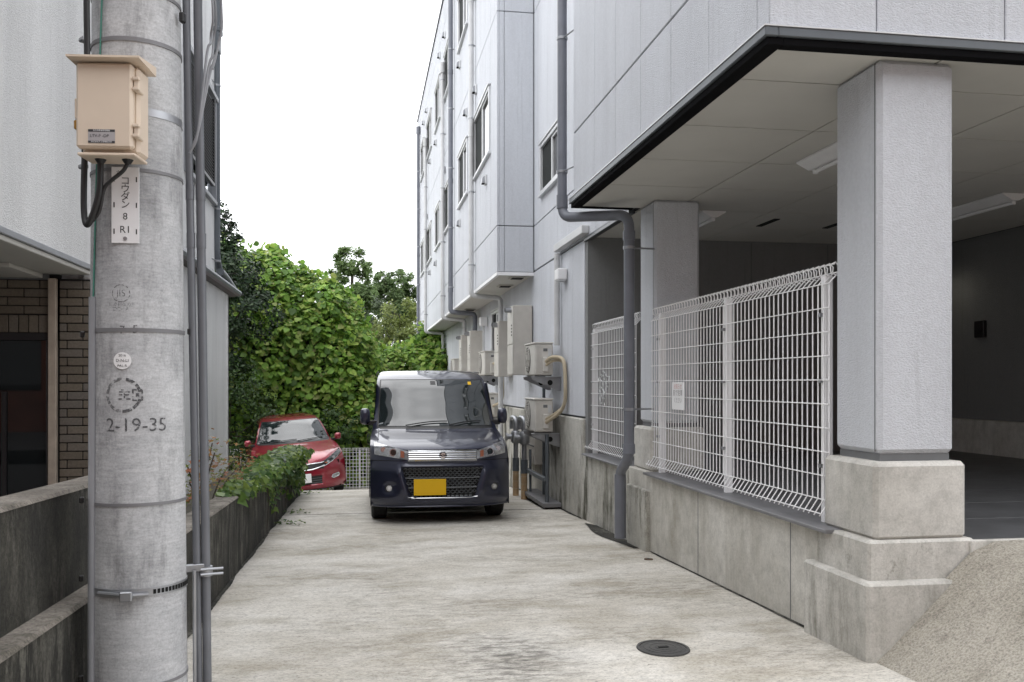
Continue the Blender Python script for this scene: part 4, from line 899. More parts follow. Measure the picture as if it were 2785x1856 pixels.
# ------------------------------------------------------------ cars
class Car:
    def __init__(s,name,label,yt,wt,kt,yr,paintm,rec=None,p=4.0,zside=.66,wheels=(.70,3.08),wr=.275,zbot=.17,qt=((0,.02),(.6,.03),(.8,.06),(1.0,.09),(1.5,.09),(1.8,.05))):
        s.root=thing(name,(0,0,0),label,'car'); s.yf=smooth_tab(yt); s.hw=smooth_tab(wt); s.kk=smooth_tab(kt); s.yr=smooth_tab(yr); s.qq=smooth_tab(qt); s.rec=rec; s.p=p; s.paint=paintm
        s.zmax=yt[-1][0]; s.zs=zside; s.wh=wheels; s.wr=wr; s.zb=zbot
    def raw(s,x,z):
        a=min(1,abs(x)/s.hw(z)); y=s.yf(z)+s.kk(z)*a**s.p+s.qq(z)*(a*a-1)
        if s.rec: y+=s.rec(x,z)
        return Vector((x,y,z))
    def S(s,x,z,off=0):
        p=s.raw(x,z)
        if off:
            e=.004; n=(s.raw(x+e,z)-s.raw(x-e,z)).cross(s.raw(x,z+e)-s.raw(x,z-e)); n.normalize()
            if n.y>0: n=-n
            p=p+n*off
        return p
    def patch(s,name,mat,z0,z1,xl,xr,off,nx=10,nz=6,parent=None,thick=0):
        f=lambda g,z:g(z) if callable(g) else g
        m=MB(); P=[]
        for i in range(nz+1):
            z=z0+(z1-z0)*i/nz; L,Rr=f(xl,z),f(xr,z); P.append([s.S(L+(Rr-L)*j/nx,z,off) for j in range(nx+1)])
        m.grid(P)
        # rim skirt back to the body so the patch has thickness
        ring=[P[0][j] for j in range(nx+1)]+[P[i][nx] for i in range(1,nz+1)]+[P[nz][j] for j in range(nx-1,-1,-1)]+[P[i][0] for i in range(nz-1,-1,-1)]
        inn=[Vector((q.x,q.y+off+.012,q.z)) for q in ring]; m.grid([ring,inn])
        return m.build(name,mat,parent or s.root,True)
    def body(s):
        zs=[s.zb+(s.zs-s.zb)*i/16 for i in range(17)]; zu=[s.zs+(s.zmax-s.zs)*i/46 for i in range(47)]
        m=MB(); m.grid([[s.raw(s.hw(z)*(-1+2*j/72),z) for j in range(73)] for z in zs])
        P=[]
        for z in zu:
            w=s.hw(z); a=s.yf(z)+s.kk(z); b=s.yr(z); b=max(b,a+.01)
            P.append([(-w,b+(a-b)*k/14,z) for k in range(14)]+[s.raw(w*(-1+2*j/72),z) for j in range(73)]+[(w,a+(b-a)*k/14,z) for k in range(1,15)])
        m.grid(P)
        m.grid([[(s.hw(z)*(-1+2*j/8),s.yr(z),z) for j in range(9)] for z in [s.zb]+zu])
        zt=s.zmax; w=s.hw(zt); a=s.yf(zt); m.grid([[(w*(-1+2*j/8),a+(s.yr(zt)-a)*k/6+ (s.kk(zt)*abs(-1+2*j/8)**s.p)*(1-k/6),zt) for j in range(9)] for k in range(7)])
        # lower side panels with wheel arches
        w=s.hw(s.zs); y0=s.yf(.3)+s.kk(.3); y1=s.yr(.3); ra=s.wr+.045
        poly=[(y0,s.zb)]
        for yc in s.wh:
            zc=s.wr; a0=math.asin((s.zb-zc)/ra)
            for k in range(13): 
                t=PI-a0+(a0-(PI-a0))*k/12; poly.append((yc+ra*math.cos(t),zc+ra*math.sin(t)))
        poly+=[(y1,s.zb),(y1,s.zs),(y0,s.zs)]
        for sg in (-1,1):
            m.add([(sg*w,y,z) for y,z in poly],[tuple(range(len(poly)))])
        me=m.mesh('body',s.paint,False); bm=bmesh.new(); bm.from_mesh(me); bmesh.ops.remove_doubles(bm,verts=bm.verts,dist=.0015)
        bmesh.ops.recalc_face_normals(bm,faces=bm.faces); bm.to_mesh(me); bm.free(); me.shade_smooth(); me.set_sharp_from_angle(angle=R(38))
        o=bpy.data.objects.new('body',me); link(o,s.root)
        u=MB(); u.box(-w+.12,w-.12,.25,y1-.1,s.zb+.015,s.zs); u.build('underbody',M_dark,s.root)
        for yc in s.wh:
            for sg in (-1,1):
                x1=sg*(w-.02); x0=sg*(w-.185); r=s.wr
                t=MB(); prof=[(x0,r*.62),(x0,r*.92),(x0+sg*.02,r),(x1-sg*.02,r),(x1,r*.92),(x1,r*.62)]
                t.grid([[(px,yc+pr_*math.cos(a),s.wr+pr_*math.sin(a)) for a in np.linspace(0,2*PI,29)] for px,pr_ in prof]); wh=t.build('wheel',M_rubber,s.root,True)
                t=MB(); t.disc((x1-sg*.02,yc,s.wr),r*.63,(sg,0,0),.004,24); rim=t.build('rim',M_galv,wh)
                for k in range(5):
                    a=2*PI*k/5; t=MB(); t.tube([(x1-sg*.012,yc+.03*math.cos(a),s.wr+.03*math.sin(a)),(x1-sg*.012,yc+r*.58*math.cos(a),s.wr+r*.58*math.sin(a))],.018,6); t.build('spoke',M_galv,wh)
        return o
    def side_glass(s,y0,y1,z0,z1,slant):
        for sg in (-1,1):
            m=MB(); P=[]
            for i in range(5):
                z=z0+(z1-z0)*i/4; a=y0+slant*i/4; P.append([(sg*(s.hw(z)+.004),a+(y1-a)*k/6,z) for k in range(7)])
            m.grid(P); m.build('side_window',M_cglass,s.root,True)
    def mirror(s,x,y,z,w,h,d,mat):
        for sg in (-1,1):
            m=MB(); P=[]
            for i in range(9):
                a=-PI/2+PI*i/8; P.append([(sg*(x+w*.5+w*.5*abs(math.cos(t))**.6*math.copysign(1,math.cos(t))*max(.25,math.cos(a)**.5)),y+d*math.sin(a)*.5,z+h*.5*abs(math.sin(t))**.7*math.copysign(1,math.sin(t))*max(.3,math.cos(a)**.5)) for t in np.linspace(0,2*PI,17)])
            m.grid(P); V=len(m.v); m.f.append(tuple(range(17))); m.f.append(tuple(range(V-17,V))); o=m.build('mirror',mat,s.root,True)
            q=MB(); q.box(sg*(x-.07),sg*(x+.03),y-.02,y+.03,z-h*.5-.01,z-h*.25,.006); q.build('mirror_stalk',M_black,o)
            q=MB(); q.box(sg*(x+w*.15),sg*(x+w*.85),y+d*.5-.002,y+d*.5+.003,z-h*.3,z+h*.3); q.build('mirror_glass',M_mirror,o)

def make_van():
    gw=lambda z:.335+(z-.275)/.305*.09
    def rec(x,z):
        e=sstep(.268,.292,z)*(1-sstep(.565,.592,z)); w=gw(min(max(z,.275),.58)); r=.035*e*(1-sstep(w-.015,w+.012,abs(x)))
        r+=-.024*math.exp(-((abs(x)-w-.05)/.03)**2)*sstep(.22,.36,z)*(1-sstep(.50,.62,z))
        r+=.030*math.exp(-(((abs(x)-.545)/.06)**2+((z-.375)/.045)**2))
        r+=.018*sstep(.618,.630,z)*(1-sstep(.646,.656,z))*(1-sstep(.36,.42,abs(x)))
        return r
    c=Car('parked_van','dark navy boxy small van with yellow plate parked facing the camera',
      [(.17,.075),(.20,.03),(.26,.005),(.32,0),(.55,0),(.62,.02),(.70,.04),(.765,.06),(.80,.105),(.845,.22),(.895,.42),(.935,.60),(.965,.74),(.99,.785),(1.26,1.07),(1.535,1.37),(1.58,1.49),(1.64,1.75),(1.685,2.2),(1.70,2.7)],
      [(.17,.735),(.3,.737),(.75,.737),(.88,.725),(.94,.71),(.99,.695),(1.535,.635),(1.60,.615),(1.66,.565),(1.70,.46)],
      [(.17,.26),(.6,.26),(.8,.30),(.94,.20),(.99,.14),(1.5,.10),(1.7,.1)],[(.17,3.39),(1.0,3.38),(1.6,3.30),(1.7,3.2)],M_navy,rec)
    c.body(); r=c.root
    c.patch('windscreen_frame',M_black,.980,1.540,lambda z:-(.652-(z-.98)*.085),lambda z:.652-(z-.98)*.085,.002,24,12)
    ws=c.patch('windscreen',M_cglass,.998,1.525,lambda z:-(.632-(z-.98)*.08),lambda z:.632-(z-.98)*.08,.006,28,14)
    c.patch('sticker',M_yellow,1.468,1.505,.415,.455,.008,2,2,ws); c.patch('mirror_base',M_black,1.47,1.512,-.03,.03,.008,2,2,ws)
    # wipers
    for (x0,x1) in ((-.34,.12),(.14,.50)):
        m=MB(); P=[c.S(x0+(x1-x0)*t,0.992+.045*math.sin(t*PI*.55),.022) for t in np.linspace(0,1,8)]; m.tube(P,.007,6); w=m.build('wiper',M_black,r,True)
    c.patch('cowl',M_black,.966,.982,-.62,.62,.003,24,2)
    # bonnet shut lines
    c.patch('bonnet_gap',M_dark,.762,.768,-.40,.40,.0015,20,1)
    # headlamps
    for sg in (-1,1):
        zl=lambda x:.665+.05*((x-.355)/.34); zh=lambda x:.752+.085*((x-.355)/.34)
        m=MB(); P=[]
        for i in range(9):
            x=.355+.335*i/8; P.append([c.S(sg*x,zl(x)+(zh(x)-zl(x))*k/5,.007) for k in range(6)])
        m.grid(P); ring=[P[0][k] for k in range(6)]+[P[i][5] for i in range(1,9)]+[P[8][k] for k in range(4,-1,-1)]+[P[i][0] for i in range(7,-1,-1)]; m.grid([ring,[q+Vector((0,.02,0)) for q in ring]])
        h=m.build('headlamp',M_lens,r,True)
        q=c.S(sg*.50,.738,.006); n=Vector((sg*.12,-1,.12)).normalized()
        m=MB(); m.disc(q-n*.004,.040,n,.012,22); hb=m.build('lamp_bezel',M_chrome,h,True)
        m=MB(); m.disc(q+n*.0085,.031,n,.004,22); m.build('projector_lens',M_cglass,h,True)
        q=c.S(sg*.60,.765,.006); m=MB(); m.disc(q-n*.002,.026,n,.011,18); m.build('lamp_bezel',M_chrome,h,True)
        m=MB(); P=[]
        for i in range(4):
            x=.392+.038*i/3; P.append([c.S(sg*x,zl(x)+.014+(zh(x)-zl(x)-.028)*k/3,.0105) for k in range(4)])
        m.grid(P); m.build('indicator',M_amber,h,True)
        for k in range(3): m=MB(); x=.397+k*.014; m.tube([c.S(sg*x,zl(x)+.016,.013),c.S(sg*x,zh(x)-.016,.013)],.0022,5); m.build('indicator_rib',M_chrome,h)
        # fog lamp
        q=c.S(sg*.545,.372,.0); n=Vector((sg*.1,-1,0)).normalized()
        m=MB(); m.tube([q-n*.01,q+n*.016],.040,22,True,[.046,.038]); f=m.build('fog_lamp',M_black,r,True)
        m=MB(); m.disc(q+n*.0162,.030,n,.004,20); m.build('lamp_glass',M_lens,f,True); m=MB(); m.disc(q+n*.0205,.013,n,.003,14); m.build('bulb',M_chrome,f,True)
    for sg in (-1,1):
        m=MB(); m.tube([c.S(sg*(.655-.02*t),.842+(.962-.842)*t,.0005) for t in np.linspace(0,1,12)],.0035,5); m.build('bonnet_gap',M_dark,r)
        m=MB(); m.tube([c.S(sg*x,.655,.0005) for x in np.linspace(.40,.735,14)],.003,5); m.build('bumper_gap',M_dark,r)
    # chrome grille band
    m=c.patch('grille_back',M_grille,.660,.752,-.352,.352,.003,20,3)
    for k in range(4):
        z=.672+k*.0225; m=MB(); m.tube([c.S(x,z-.000+.006*0,.010) for x in np.linspace(-.348,.348,17)],.0085,6); m.build('grille_bar',M_chrome,r,True)
    c.patch('grille_trim',M_chrome,.650,.660,-.355,.355,.009,20,1); c.patch('grille_trim',M_chrome,.752,.760,-.355,.355,.007,20,1)
    E_=[(0,1),(.85,.45),(.45,.18),(0,.46),(-.28,.28),(.85,-.42),(0,-1),(-.85,-.45),(-.45,-.18),(0,-.46),(.28,-.28),(-.85,.42)]
    q=c.S(0,.706,.018); m=MB(); n=len(E_); m.add([(x*.034,q.y-.008,.706+z*.034) for x,z in E_]+[(x*.034,q.y+.014,.706+z*.034) for x,z in E_],[tuple(range(n))[::-1]]+[(i,(i+1)%n,n+(i+1)%n,n+i) for i in range(n)]); m.build('emblem',M_chrome,r); m=MB(); m.disc((0,q.y+.006,.706),.044,(0,-1,0),.006,6); m.build('emblem_back',M_black,r)
    # lower honeycomb grille
    c.patch('lower_grille',M_dark,.280,.576,lambda z:-gw(z)+.004,lambda z:gw(z)-.004,.001,24,6)
    hx=MB(); row=0; z=.292
    while z<.572:
        n=18; x=-.45+(.023 if row%2 else 0)
        while x<.45:
            if abs(x)<gw(z)-.02:
                o_=[(.020,0),(.010,.011),(-.010,.011),(-.020,0),(-.010,-.011),(.010,-.011)]
                A=[c.S(x+p*1.22,z+q*1.2,.006) for p,q in o_]; B=[c.S(x+p*.80,z+q*.70,.012) for p,q in o_]
                hx.grid([A+[A[0]],B+[B[0]]])
            x+=.046
        z+=.0215; row+=1
    hx.build('honeycomb_mesh',M_grille,r)
    for z in (.375,.475):
        m=MB(); w=gw(z); m.tube([c.S(x,z,.012) for x in np.linspace(-w,w,13)],.007,6); m.build('grille_bar',M_grille,r,True)
    m=MB(); m.tube([c.S(x,.270+.25*max(0,abs(x)-.31),.006) for x in np.linspace(-.36,.36,21)],.0045,6); m.build('grille_trim',M_chrome,r,True)
    # plate
    q=c.S(-.135,.385,.02); m=MB(); m.box(-.30,.03,q.y-.028,q.y-.016,.302,.467,.002); pl=m.build('number_plate',M_yellow,r); m=MB(); m.box(-.29,.02,q.y-.0155,q.y+.03,.32,.45); m.build('plate_bracket',M_black,pl)
    # bumper corner crease and lower lip
    m=MB(); m.tube([c.S(x,.186,.004) for x in np.linspace(-.70,.70,31)],.010,6); m.build('bumper_lip',M_navy,r,True)
    c.side_glass(1.0,3.1,1.02,1.50,.25); c.mirror(.725,.98,1.11,.115,.185,.13,M_navy)
    for sg in (-1,1):
        m=MB(); m.tube([(sg*.742,.95+i*.15,1.05) for i in range(15)],.006,5); m.build('waist_trim',M_black,r)
        m=MB(); m.tube([(sg*(c.hw(1.6)-.005),1.75+i*.1,1.635+.03*math.sin(i/14*PI)) for i in range(14)],.008,5); m.build('roof_gutter',M_black,r)
        m=MB(); m.box(sg*.738,sg*.752,1.5,1.66,.86,.885,.004); m.build('door_handle',M_navy,r)
    return c
van=make_van().root
van.location=(.82,9.28,gz(.85,9.28)); van.rotation_euler=(-.031,0,R(.4))

def make_hatch():
    def rec(x,z):
        r=.03*sstep(.245,.265,z)*(1-sstep(.41,.43,z))*(1-sstep(.36,.40,abs(x)))
        r+=.035*math.exp(-(((abs(x)-.60)/.12)**2+((z-.40)/.06)**2)); return r
    c=Car('parked_hatchback','glossy red hatchback parked behind the ivy-covered wall','0' and
      [(.15,.09),(.19,.04),(.26,.01),(.34,0),(.52,.01),(.60,.04),(.70,.10),(.76,.20),(.82,.36),(.88,.58),(.94,.84),(.99,1.06),(1.01,1.12),(1.20,1.41),(1.42,1.77),(1.46,1.92),(1.50,2.25),(1.525,2.8)],
      [(.15,.80),(.3,.845),(.70,.846),(.85,.83),(.95,.79),(1.01,.74),(1.20,.665),(1.42,.57),(1.49,.50),(1.525,.36)],
      [(.15,.34),(.5,.36),(.7,.42),(.85,.38),(1.01,.24),(1.4,.16),(1.52,.14)],[(.15,3.97),(.9,3.95),(1.1,3.85),(1.525,3.5)],M_red,rec,3.6,.66,(.82,3.35),.295,.15)
    c.body(); r=c.root
    c.patch('windscreen_frame',M_black,1.008,1.425,lambda z:-(.705-(z-1.01)*.37),lambda z:.705-(z-1.01)*.37,.002,24,12)
    c.patch('windscreen',M_cglass,1.022,1.412,lambda z:-(.682-(z-1.01)*.36),lambda z:.682-(z-1.01)*.36,.006,28,14)
    for (x0,x1) in ((-.45,.05),(.05,.55)):
        m=MB(); m.tube([c.S(x0+(x1-x0)*t,1.016+.03*math.sin(t*PI*.5),.02) for t in np.linspace(0,1,7)],.008,6); m.build('wiper',M_black,r,True)
    c.patch('cowl',M_black,.992,1.008,-.68,.68,.003,24,2)
    for sg in (-1,1):
        zl=lambda x:.575+.20*((x-.40)/.40)**1.2 if x>.4 else .575; zh=lambda x:.655+.185*((x-.40)/.40)**.9 if x>.4 else .655
        m=MB(); P=[]
        for i in range(11):
            x=.38+.42*i/10; P.append([c.S(sg*x,zl(x)+(zh(x)-zl(x))*k/5,.006) for k in range(6)])
        m.grid(P); ring=[P[0][k] for k in range(6)]+[P[i][5] for i in range(1,11)]+[P[10][k] for k in range(4,-1,-1)]+[P[i][0] for i in range(9,-1,-1)]; m.grid([ring,[q+Vector((0,.02,0)) for q in ring]])
        h=m.build('headlamp',M_cglass,r,True)
        for (xx,zz,rr) in ((.62,.70,.036),(.50,.645,.028)):
            q=c.S(sg*xx,zz,.006); n=Vector((sg*.25,-1,.2)).normalized(); m=MB(); m.disc(q-n*.003,rr,n,.012,18); m.build('projector_lens',M_lens,h,True)
        q=c.S(sg*.455,.635,.0085); m=MB(); m.box(q.x-.03,q.x+.03,q.y-.004,q.y+.004,.615,.645,.002); m.build('indicator',M_amber,h)
        m=MB(); m.tube([c.S(sg*x,zl(x)-.004,.008) for x in np.linspace(.38,.80,14)],.006,6); m.build('lamp_trim',M_chrome,h,True)
        m=MB(); m.tube([c.S(sg*x,.53+.07*max(0,(x-.15)/.3)**1.5 if x>.15 else .53,.010) for x in np.linspace(0,.42,12)],.011,6); m.build('grille_wing',M_chrome,r,True)
        m=MB(); m.tube([c.S(sg*x,.625+.06*x,.010) for x in np.linspace(0,.42,12)],.009,6); m.build('grille_wing',M_chrome,r,True)
        # fog lamp with bright surround
        m=MB(); P=[c.S(sg*x,z,.010) for x,z in ((.54,.355),(.56,.395),(.68,.425),(.70,.40),(.68,.365),(.58,.335),(.54,.355))]; m.tube(P,.009,6); f=m.build('fog_lamp',M_chrome,r,True)
        m=MB(); P=[[c.S(sg*x,z0+(z1-z0)*k/3,.004) for k in range(4)] for x,z0,z1 in ((.55,.345,.375),(.60,.345,.405),(.65,.36,.42),(.69,.375,.415))]; m.grid(P); m.build('lamp_glass',M_lens,f,True)
    c.patch('grille',M_black,.535,.632,-.41,.41,.003,20,4); c.patch('lower_intake',M_black,.255,.415,lambda z:-.37,lambda z:.37,.002,20,5)
    for z in (.29,.33,.37):
        m=MB(); m.tube([c.S(x,z,.008) for x in np.linspace(-.36,.36,11)],.005,5); m.build('intake_bar',M_grille,r)
    q=c.S(0,.36,.0); m=MB(); m.box(-.165,.165,q.y-.05,q.y-.038,.30,.465,.002); pl=m.build('number_plate',M_white,r); m=MB(); m.box(-.15,.15,q.y-.0375,q.y+.03,.32,.44); m.build('plate_bracket',M_black,pl)
    q=c.S(0,.585,.01); m=MB()
    for (a,b_,d,e) in ((-.04,-.022,-.035,.035),(.022,.04,-.035,.035),(-.022,.022,-.008,.008)): m.box(a,b_,q.y-.012,q.y+.006,.585+d,.585+e,.002)
    m.build('emblem',M_chrome,r)
    m=MB(); m.tube([c.S(x,.165,.004) for x in np.linspace(-.78,.78,31)],.010,6); m.build('bumper_lip',M_black,r,True)
    c.side_glass(1.35,3.2,1.03,1.38,.50); c.mirror(.80,1.28,1.05,.13,.13,.13,M_red)
    for sg in (-1,1):
        for y in (1.95,2.85): m=MB(); m.box(sg*.846,sg*.862,y,y+.17,.80,.825,.004); m.build('door_handle',M_red,r)
    return c
hat=make_hatch().root
hat.location=(-1.06,16.9,-.97); hat.rotation_euler=(R(-1.0),R(-4.2),R(9.0))

# ------------------------------------------------------------ far fence
wire_fence('mesh_fence',21.0,-3.3,1.9,-1.28,(-2.4,-1.25,-.06,1.1),'low white mesh fence across the far end behind the red car',h=.95,axis='x',bent=False,step=.075,wr=.0065)

# ------------------------------------------------------------ foliage
BROAD=([(0,-.5,0),(.40,-.30,.07),(.50,.05,.08),(.25,.38,.03),(0,.62,-.05),(-.25,.38,.03),(-.50,.05,.08),(-.40,-.30,.07)],[(0,1,2,3,4),(0,4,5,6,7)])
NARROW=([(0,-.5,0),(.24,-.05,.04),(0,.55,-.04),(-.24,-.05,.04)],[(0,1,2),(0,2,3)])
IVY=([(0,-.4,0),(.5,-.25,.05),(.28,.1,.04),(0,.6,-.06),(-.28,.1,.04),(-.5,-.25,.05)],[(0,1,2,3),(0,3,4,5)])
MAPLE=([(0,-.4,0),(.16,-.1,0),(.6,0,0),(.2,.15,0),(0,.65,0),(-.2,.15,0),(-.6,0,0),(-.16,-.1,0)],[(0,1,3,4),(1,2,3),(0,4,5,7),(7,5,6)])
def leaf_mesh(name,P,Nr,size,shape,mat,parent,down=None,stuff=True):
    P=np.asarray(P,float); N=len(P); Nr=np.asarray(Nr,float); Nr/=np.linalg.norm(Nr,axis=1)[:,None]+1e-9
    t=rng.normal(size=(N,3)); 
    if down is not None: t=t*down[0]+np.array(down[1])
    t-=Nr*(t*Nr).sum(1)[:,None]; t/=np.linalg.norm(t,axis=1)[:,None]+1e-9; b=np.cross(Nr,t)
    V=np.array(shape[0]); k=len(V); s=np.asarray(size)[:,None,None]
    co=(P[:,None,:]+s*(V[None,:,0:1]*b[:,None,:]+V[None,:,1:2]*t[:,None,:]+V[None,:,2:3]*Nr[:,None,:])).reshape(-1,3)
    co-=np.array(BASE[parent.name])
    F=shape[1]; ln=[len(f) for f in F]; flat=np.concatenate([np.array(f) for f in F])
    li=(np.arange(N)[:,None]*k+flat[None,:]).ravel(); lt=np.tile(ln,N); ls=np.concatenate([[0],np.cumsum(lt)[:-1]])
    me=bpy.data.meshes.new(name); me.vertices.add(N*k); me.vertices.foreach_set('co',co.ravel()); me.loops.add(len(li)); me.loops.foreach_set('vertex_index',li.astype(np.int32))
    me.polygons.add(len(lt)); me.polygons.foreach_set('loop_start',ls.astype(np.int32)); me.polygons.foreach_set('loop_total',lt.astype(np.int32)); me.materials.append(mat); me.update(calc_edges=True); me.validate()
    o=bpy.data.objects.new(name,me); link(o,parent)
    if stuff: o['kind']='stuff'
    return o
def lump(x,y,s=1.0): return (math.sin(x*3.1*s+1.3)*math.sin(y*2.7*s+.4)+.6*math.sin(x*6.3*s+y*5.1*s+2)+.4*math.sin(x*11*s-y*9*s))/2
def curtain(name,label,xs_h,y0,depth,zb,n,mat,size,seed=0,dens_core=True):
    """leafy thicket: a front face that leans back and rounds over the top"""
    x0,x1=xs_h[0][0],xs_h[-1][0]; H=smooth_tab(xs_h)
    th=thing(name,((x0+x1)/2,y0+depth*.5,zb),label,'climbing plant')
    def surf(x,v,inn=0):
        h=H(x); lx=lump(x+seed,v*3+seed); z=zb+(h-zb-inn)*math.sin(min(v,1)*PI/2)**.85+ (.16*lx if v>.5 else .05*lx)
        y=y0+inn+depth*(1-math.cos(v*PI/2))**1.1-.28*lump(x*1.3+seed,z*1.2)-.25*math.sin(v*PI)*.5
        return Vector((x,y,z))
    m=MB(); m.grid([[surf(x0+(x1-x0)*i/60,j/24,.52) for i in range(61)] for j in range(25)]); m.build('gap_shade_sheet',M_undr,th,True)  # inner sheet added behind the leaves, coloured dark as shade in the gaps
    P=[];Nn=[];S=[]
    for _ in range(n):
        x=random.uniform(x0,x1); v=random.random()**.9*1.02; p=surf(x,v,0); q=surf(x,min(v+.03,1.03)); r_=surf(x+.05,v); nn=(r_-p).cross(q-p); 
        nn=nn.normalized() if nn.length>1e-9 else Vector((0,-1,0))
        if nn.y>0: nn=-nn
        d=random.random()**1.4*.46; p=p-nn*(d-.14); P.append(p); Nn.append(Vector(nn)*.75+Vector((0,-.25,.62))+Vector((random.gauss(0,.40),random.gauss(0,.40),random.gauss(0,.30)))); S.append(size*random.choice((.5,.75,.9,1.05,1.3))*random.uniform(.85,1.15))
    leaf_mesh('leaves',P,Nn,S,BROAD,mat,th,(.5,(0,-.55,-.75)))
    # trailing shoots above the outline
    SP=[];SN=[];SS=[]
    for _ in range(46):
        x=random.uniform(x0+.1,x1-.1); p=surf(x,random.uniform(.55,1.0)); m=MB(); e=p+Vector((random.uniform(-.35,.35),-.15,random.uniform(.08,.42)))
        for k in range(7): t=random.uniform(.2,1.05); SP.append(p*(1-t)+e*t+Vector((random.gauss(0,.05),random.gauss(0,.05),random.gauss(0,.04)+.03))); SN.append(Vector((random.gauss(0,.4),-.5+random.gauss(0,.4),.7))); SS.append(size*random.uniform(.4,.95))
        m.tube([p,(p+e)/2+Vector((0,0,.05)),e],.006,4); m.build('shoot',M_bark,th)
    leaf_mesh('shoot_leaves',SP,SN,SS,BROAD,mat,th,(.6,(0,-.55,-.6)))
    return th
curtain('kudzu_thicket','tall bright green broad-leaved vine thicket behind the red car',[(-9,5.6),(-7,5.2),(-5,4.9),(-3.9,4.5),(-3.2,4.55),(-2.76,4.40),(-2.2,4.30),(-1.46,3.85),(-.75,3.75),(-.35,3.2),(0,2.6),(.28,1.9),(.5,1.3)],21.5,2.0,-1.35,25000,M_kudzu,.138,0)  # unseen left end carried on to block low sky from the bay
curtain('kudzu_thicket','lower yellow-green vine bank between the thicket and the grey block',[(-.3,1.9),(.3,1.95),(.9,2.05),(1.4,2.15),(1.9,2.3),(2.3,2.45)],24.6,1.8,-1.35,5000,M_kudzu,.138,3)
curtain('kudzu_thicket','vine strands climbing under the far end of the projecting floors',[(1.55,2.3),(1.9,2.75),(2.2,2.6)],26.5,.6,.8,700,M_kudzu,.14,6)
def tree(name,label,base,h_trunk,clumps,n,leaf,mat,group,tr=.12,shape=NARROW,flat=.0,cat='tree'):
    th=thing(name,base,label,cat,group); b=Vector(base)
    m=MB(); top=b+Vector((.1,0,h_trunk)); m.tube([b,b+Vector((.05,.02,h_trunk*.5)),top],tr,8,True,[tr,tr*.8,tr*.5])
    for (c,r) in clumps: 
        c=Vector(c); s_=b+(top-b)*random.uniform(.55,.98); m.tube([s_,(s_+c)/2+Vector((0,0,-.1)),c],tr*.3,6,True,[tr*.35,tr*.22,tr*.08])
        for _ in range(3):
            e=c+Vector((random.uniform(-1,1)*r[0],random.uniform(-1,1)*r[1],random.uniform(-.2,.9)*r[2]))*.8; m.tube([c,(c+e)/2,e],tr*.1,5,True,[tr*.1,tr*.07,tr*.03])
    m.build('trunk',M_bark,th,True)
    P=[];Nn=[];S=[]; W=np.array([r[0]*r[1]*r[2] for _,r in clumps])**.67; W/=W.sum()
    for (c,r),w in zip(clumps,W):
        k=int(n*w); sub=[(rng.normal(size=3),rng.uniform(.25,.45)) for _ in range(14)]
        for _ in range(k):
            d,sr=sub[rng.integers(14)]; d=d/np.linalg.norm(d); q=d*(1-sr*.6)+rng.normal(size=3)*sr*.45
            L=np.linalg.norm(q); q=q/max(L,1) if L>1.12 else q
            p=np.array(c)+q*np.array(r); P.append(p); Nn.append(q*.7+np.array([0,-.1,.6])+rng.normal(size=3)*.45); S.append(leaf*rng.uniform(.6,1.3))
    leaf_mesh('crown',P,Nn,S,shape,mat,th); return th
tree('evergreen_tree','dark dense evergreen tree rising behind the left house',(-3.3,20.2,-1.3),4.6,[((-2.95,20.2,4.35),(.42,.6,.55)),((-2.8,20.1,3.5),(.75,.7,.75)),((-2.55,20.2,2.7),(.85,.7,.7)),((-3.4,20.4,3.3),(.8,.8,1.3)),((-2.75,20.3,1.9),(.75,.6,.7)),((-2.25,20.3,3.15),(.35,.4,.4)),((-3.1,20.2,4.6),(.45,.5,.5))],11000,.105,M_dkleaf,'trees behind the driveway')
tree('evergreen_shrub','dark small-leaved shrub beside the left house wall behind the red car',(-2.9,19.9,-1.3),1.5,[((-2.75,19.9,.9),(.7,.5,.9)),((-2.3,20.1,.3),(.7,.5,.9)),((-2.9,19.8,-.3),(.8,.5,.8)),((-1.5,20.5,-.1),(.8,.45,.6)),((-.7,20.7,.15),(.7,.4,.5))],7500,.085,leaf_mat('shrub_leaf',[(.02,.05,.012),(.04,.085,.02),(.07,.12,.03)],.2,.4),None,.05,cat='shrub')
tree('broadleaf_tree','tall open-crowned tree poking above the vine thicket',(-.6,46,-1.5),8.2,[((-.55,46,7.3),(.85,.8,.75)),((-1.1,46,6.6),(.6,.6,.5)),((.15,46,6.8),(.55,.5,.6)),((-.5,46,5.6),(1.2,1.0,.8)),((-.1,45.5,4.4),(1.5,1.0,1.2)),((-1.4,46,5.9),(.5,.5,.35)),((-.9,45.8,5.0),(1.3,.9,1.0))],12000,.20,M_treeA,'trees behind the driveway',.14)
tree('broadleaf_tree','mid green tree right of the open-crowned one beside the grey block',(1.7,48,-1.5),7.2,[((1.1,48,6.6),(.6,.7,.55)),((1.9,48,6.55),(.75,.8,.6)),((2.7,48,6.3),(.7,.8,.7)),((1.6,48,5.4),(1.4,1.0,1.0)),((2.6,48,5.2),(1.2,1,1.2)),((.7,48,5.3),(.9,.8,1.1)),((1.5,47.5,3.8),(1.8,1.2,1.4)),((1.3,47.6,6.0),(.9,.8,.7))],13000,.20,leaf_mat('tree_leaf_deep',[(.09,.15,.06),(.13,.20,.075),(.17,.24,.09)],.5),'trees behind the driveway',.16)
tree('broadleaf_tree','pale olive bushy tree just above the lower vine bank',(1.3,33,-1.4),4.0,[((1.35,33,3.6),(.75,.7,.7)),((.85,33,3.0),(.6,.6,.7)),((1.9,33,3.2),(.7,.7,1.0)),((1.2,32.6,2.2),(1.0,.7,.9)),((.55,32.8,2.1),(.6,.6,.7))],8000,.11,M_treeB,'trees behind the driveway',.11)
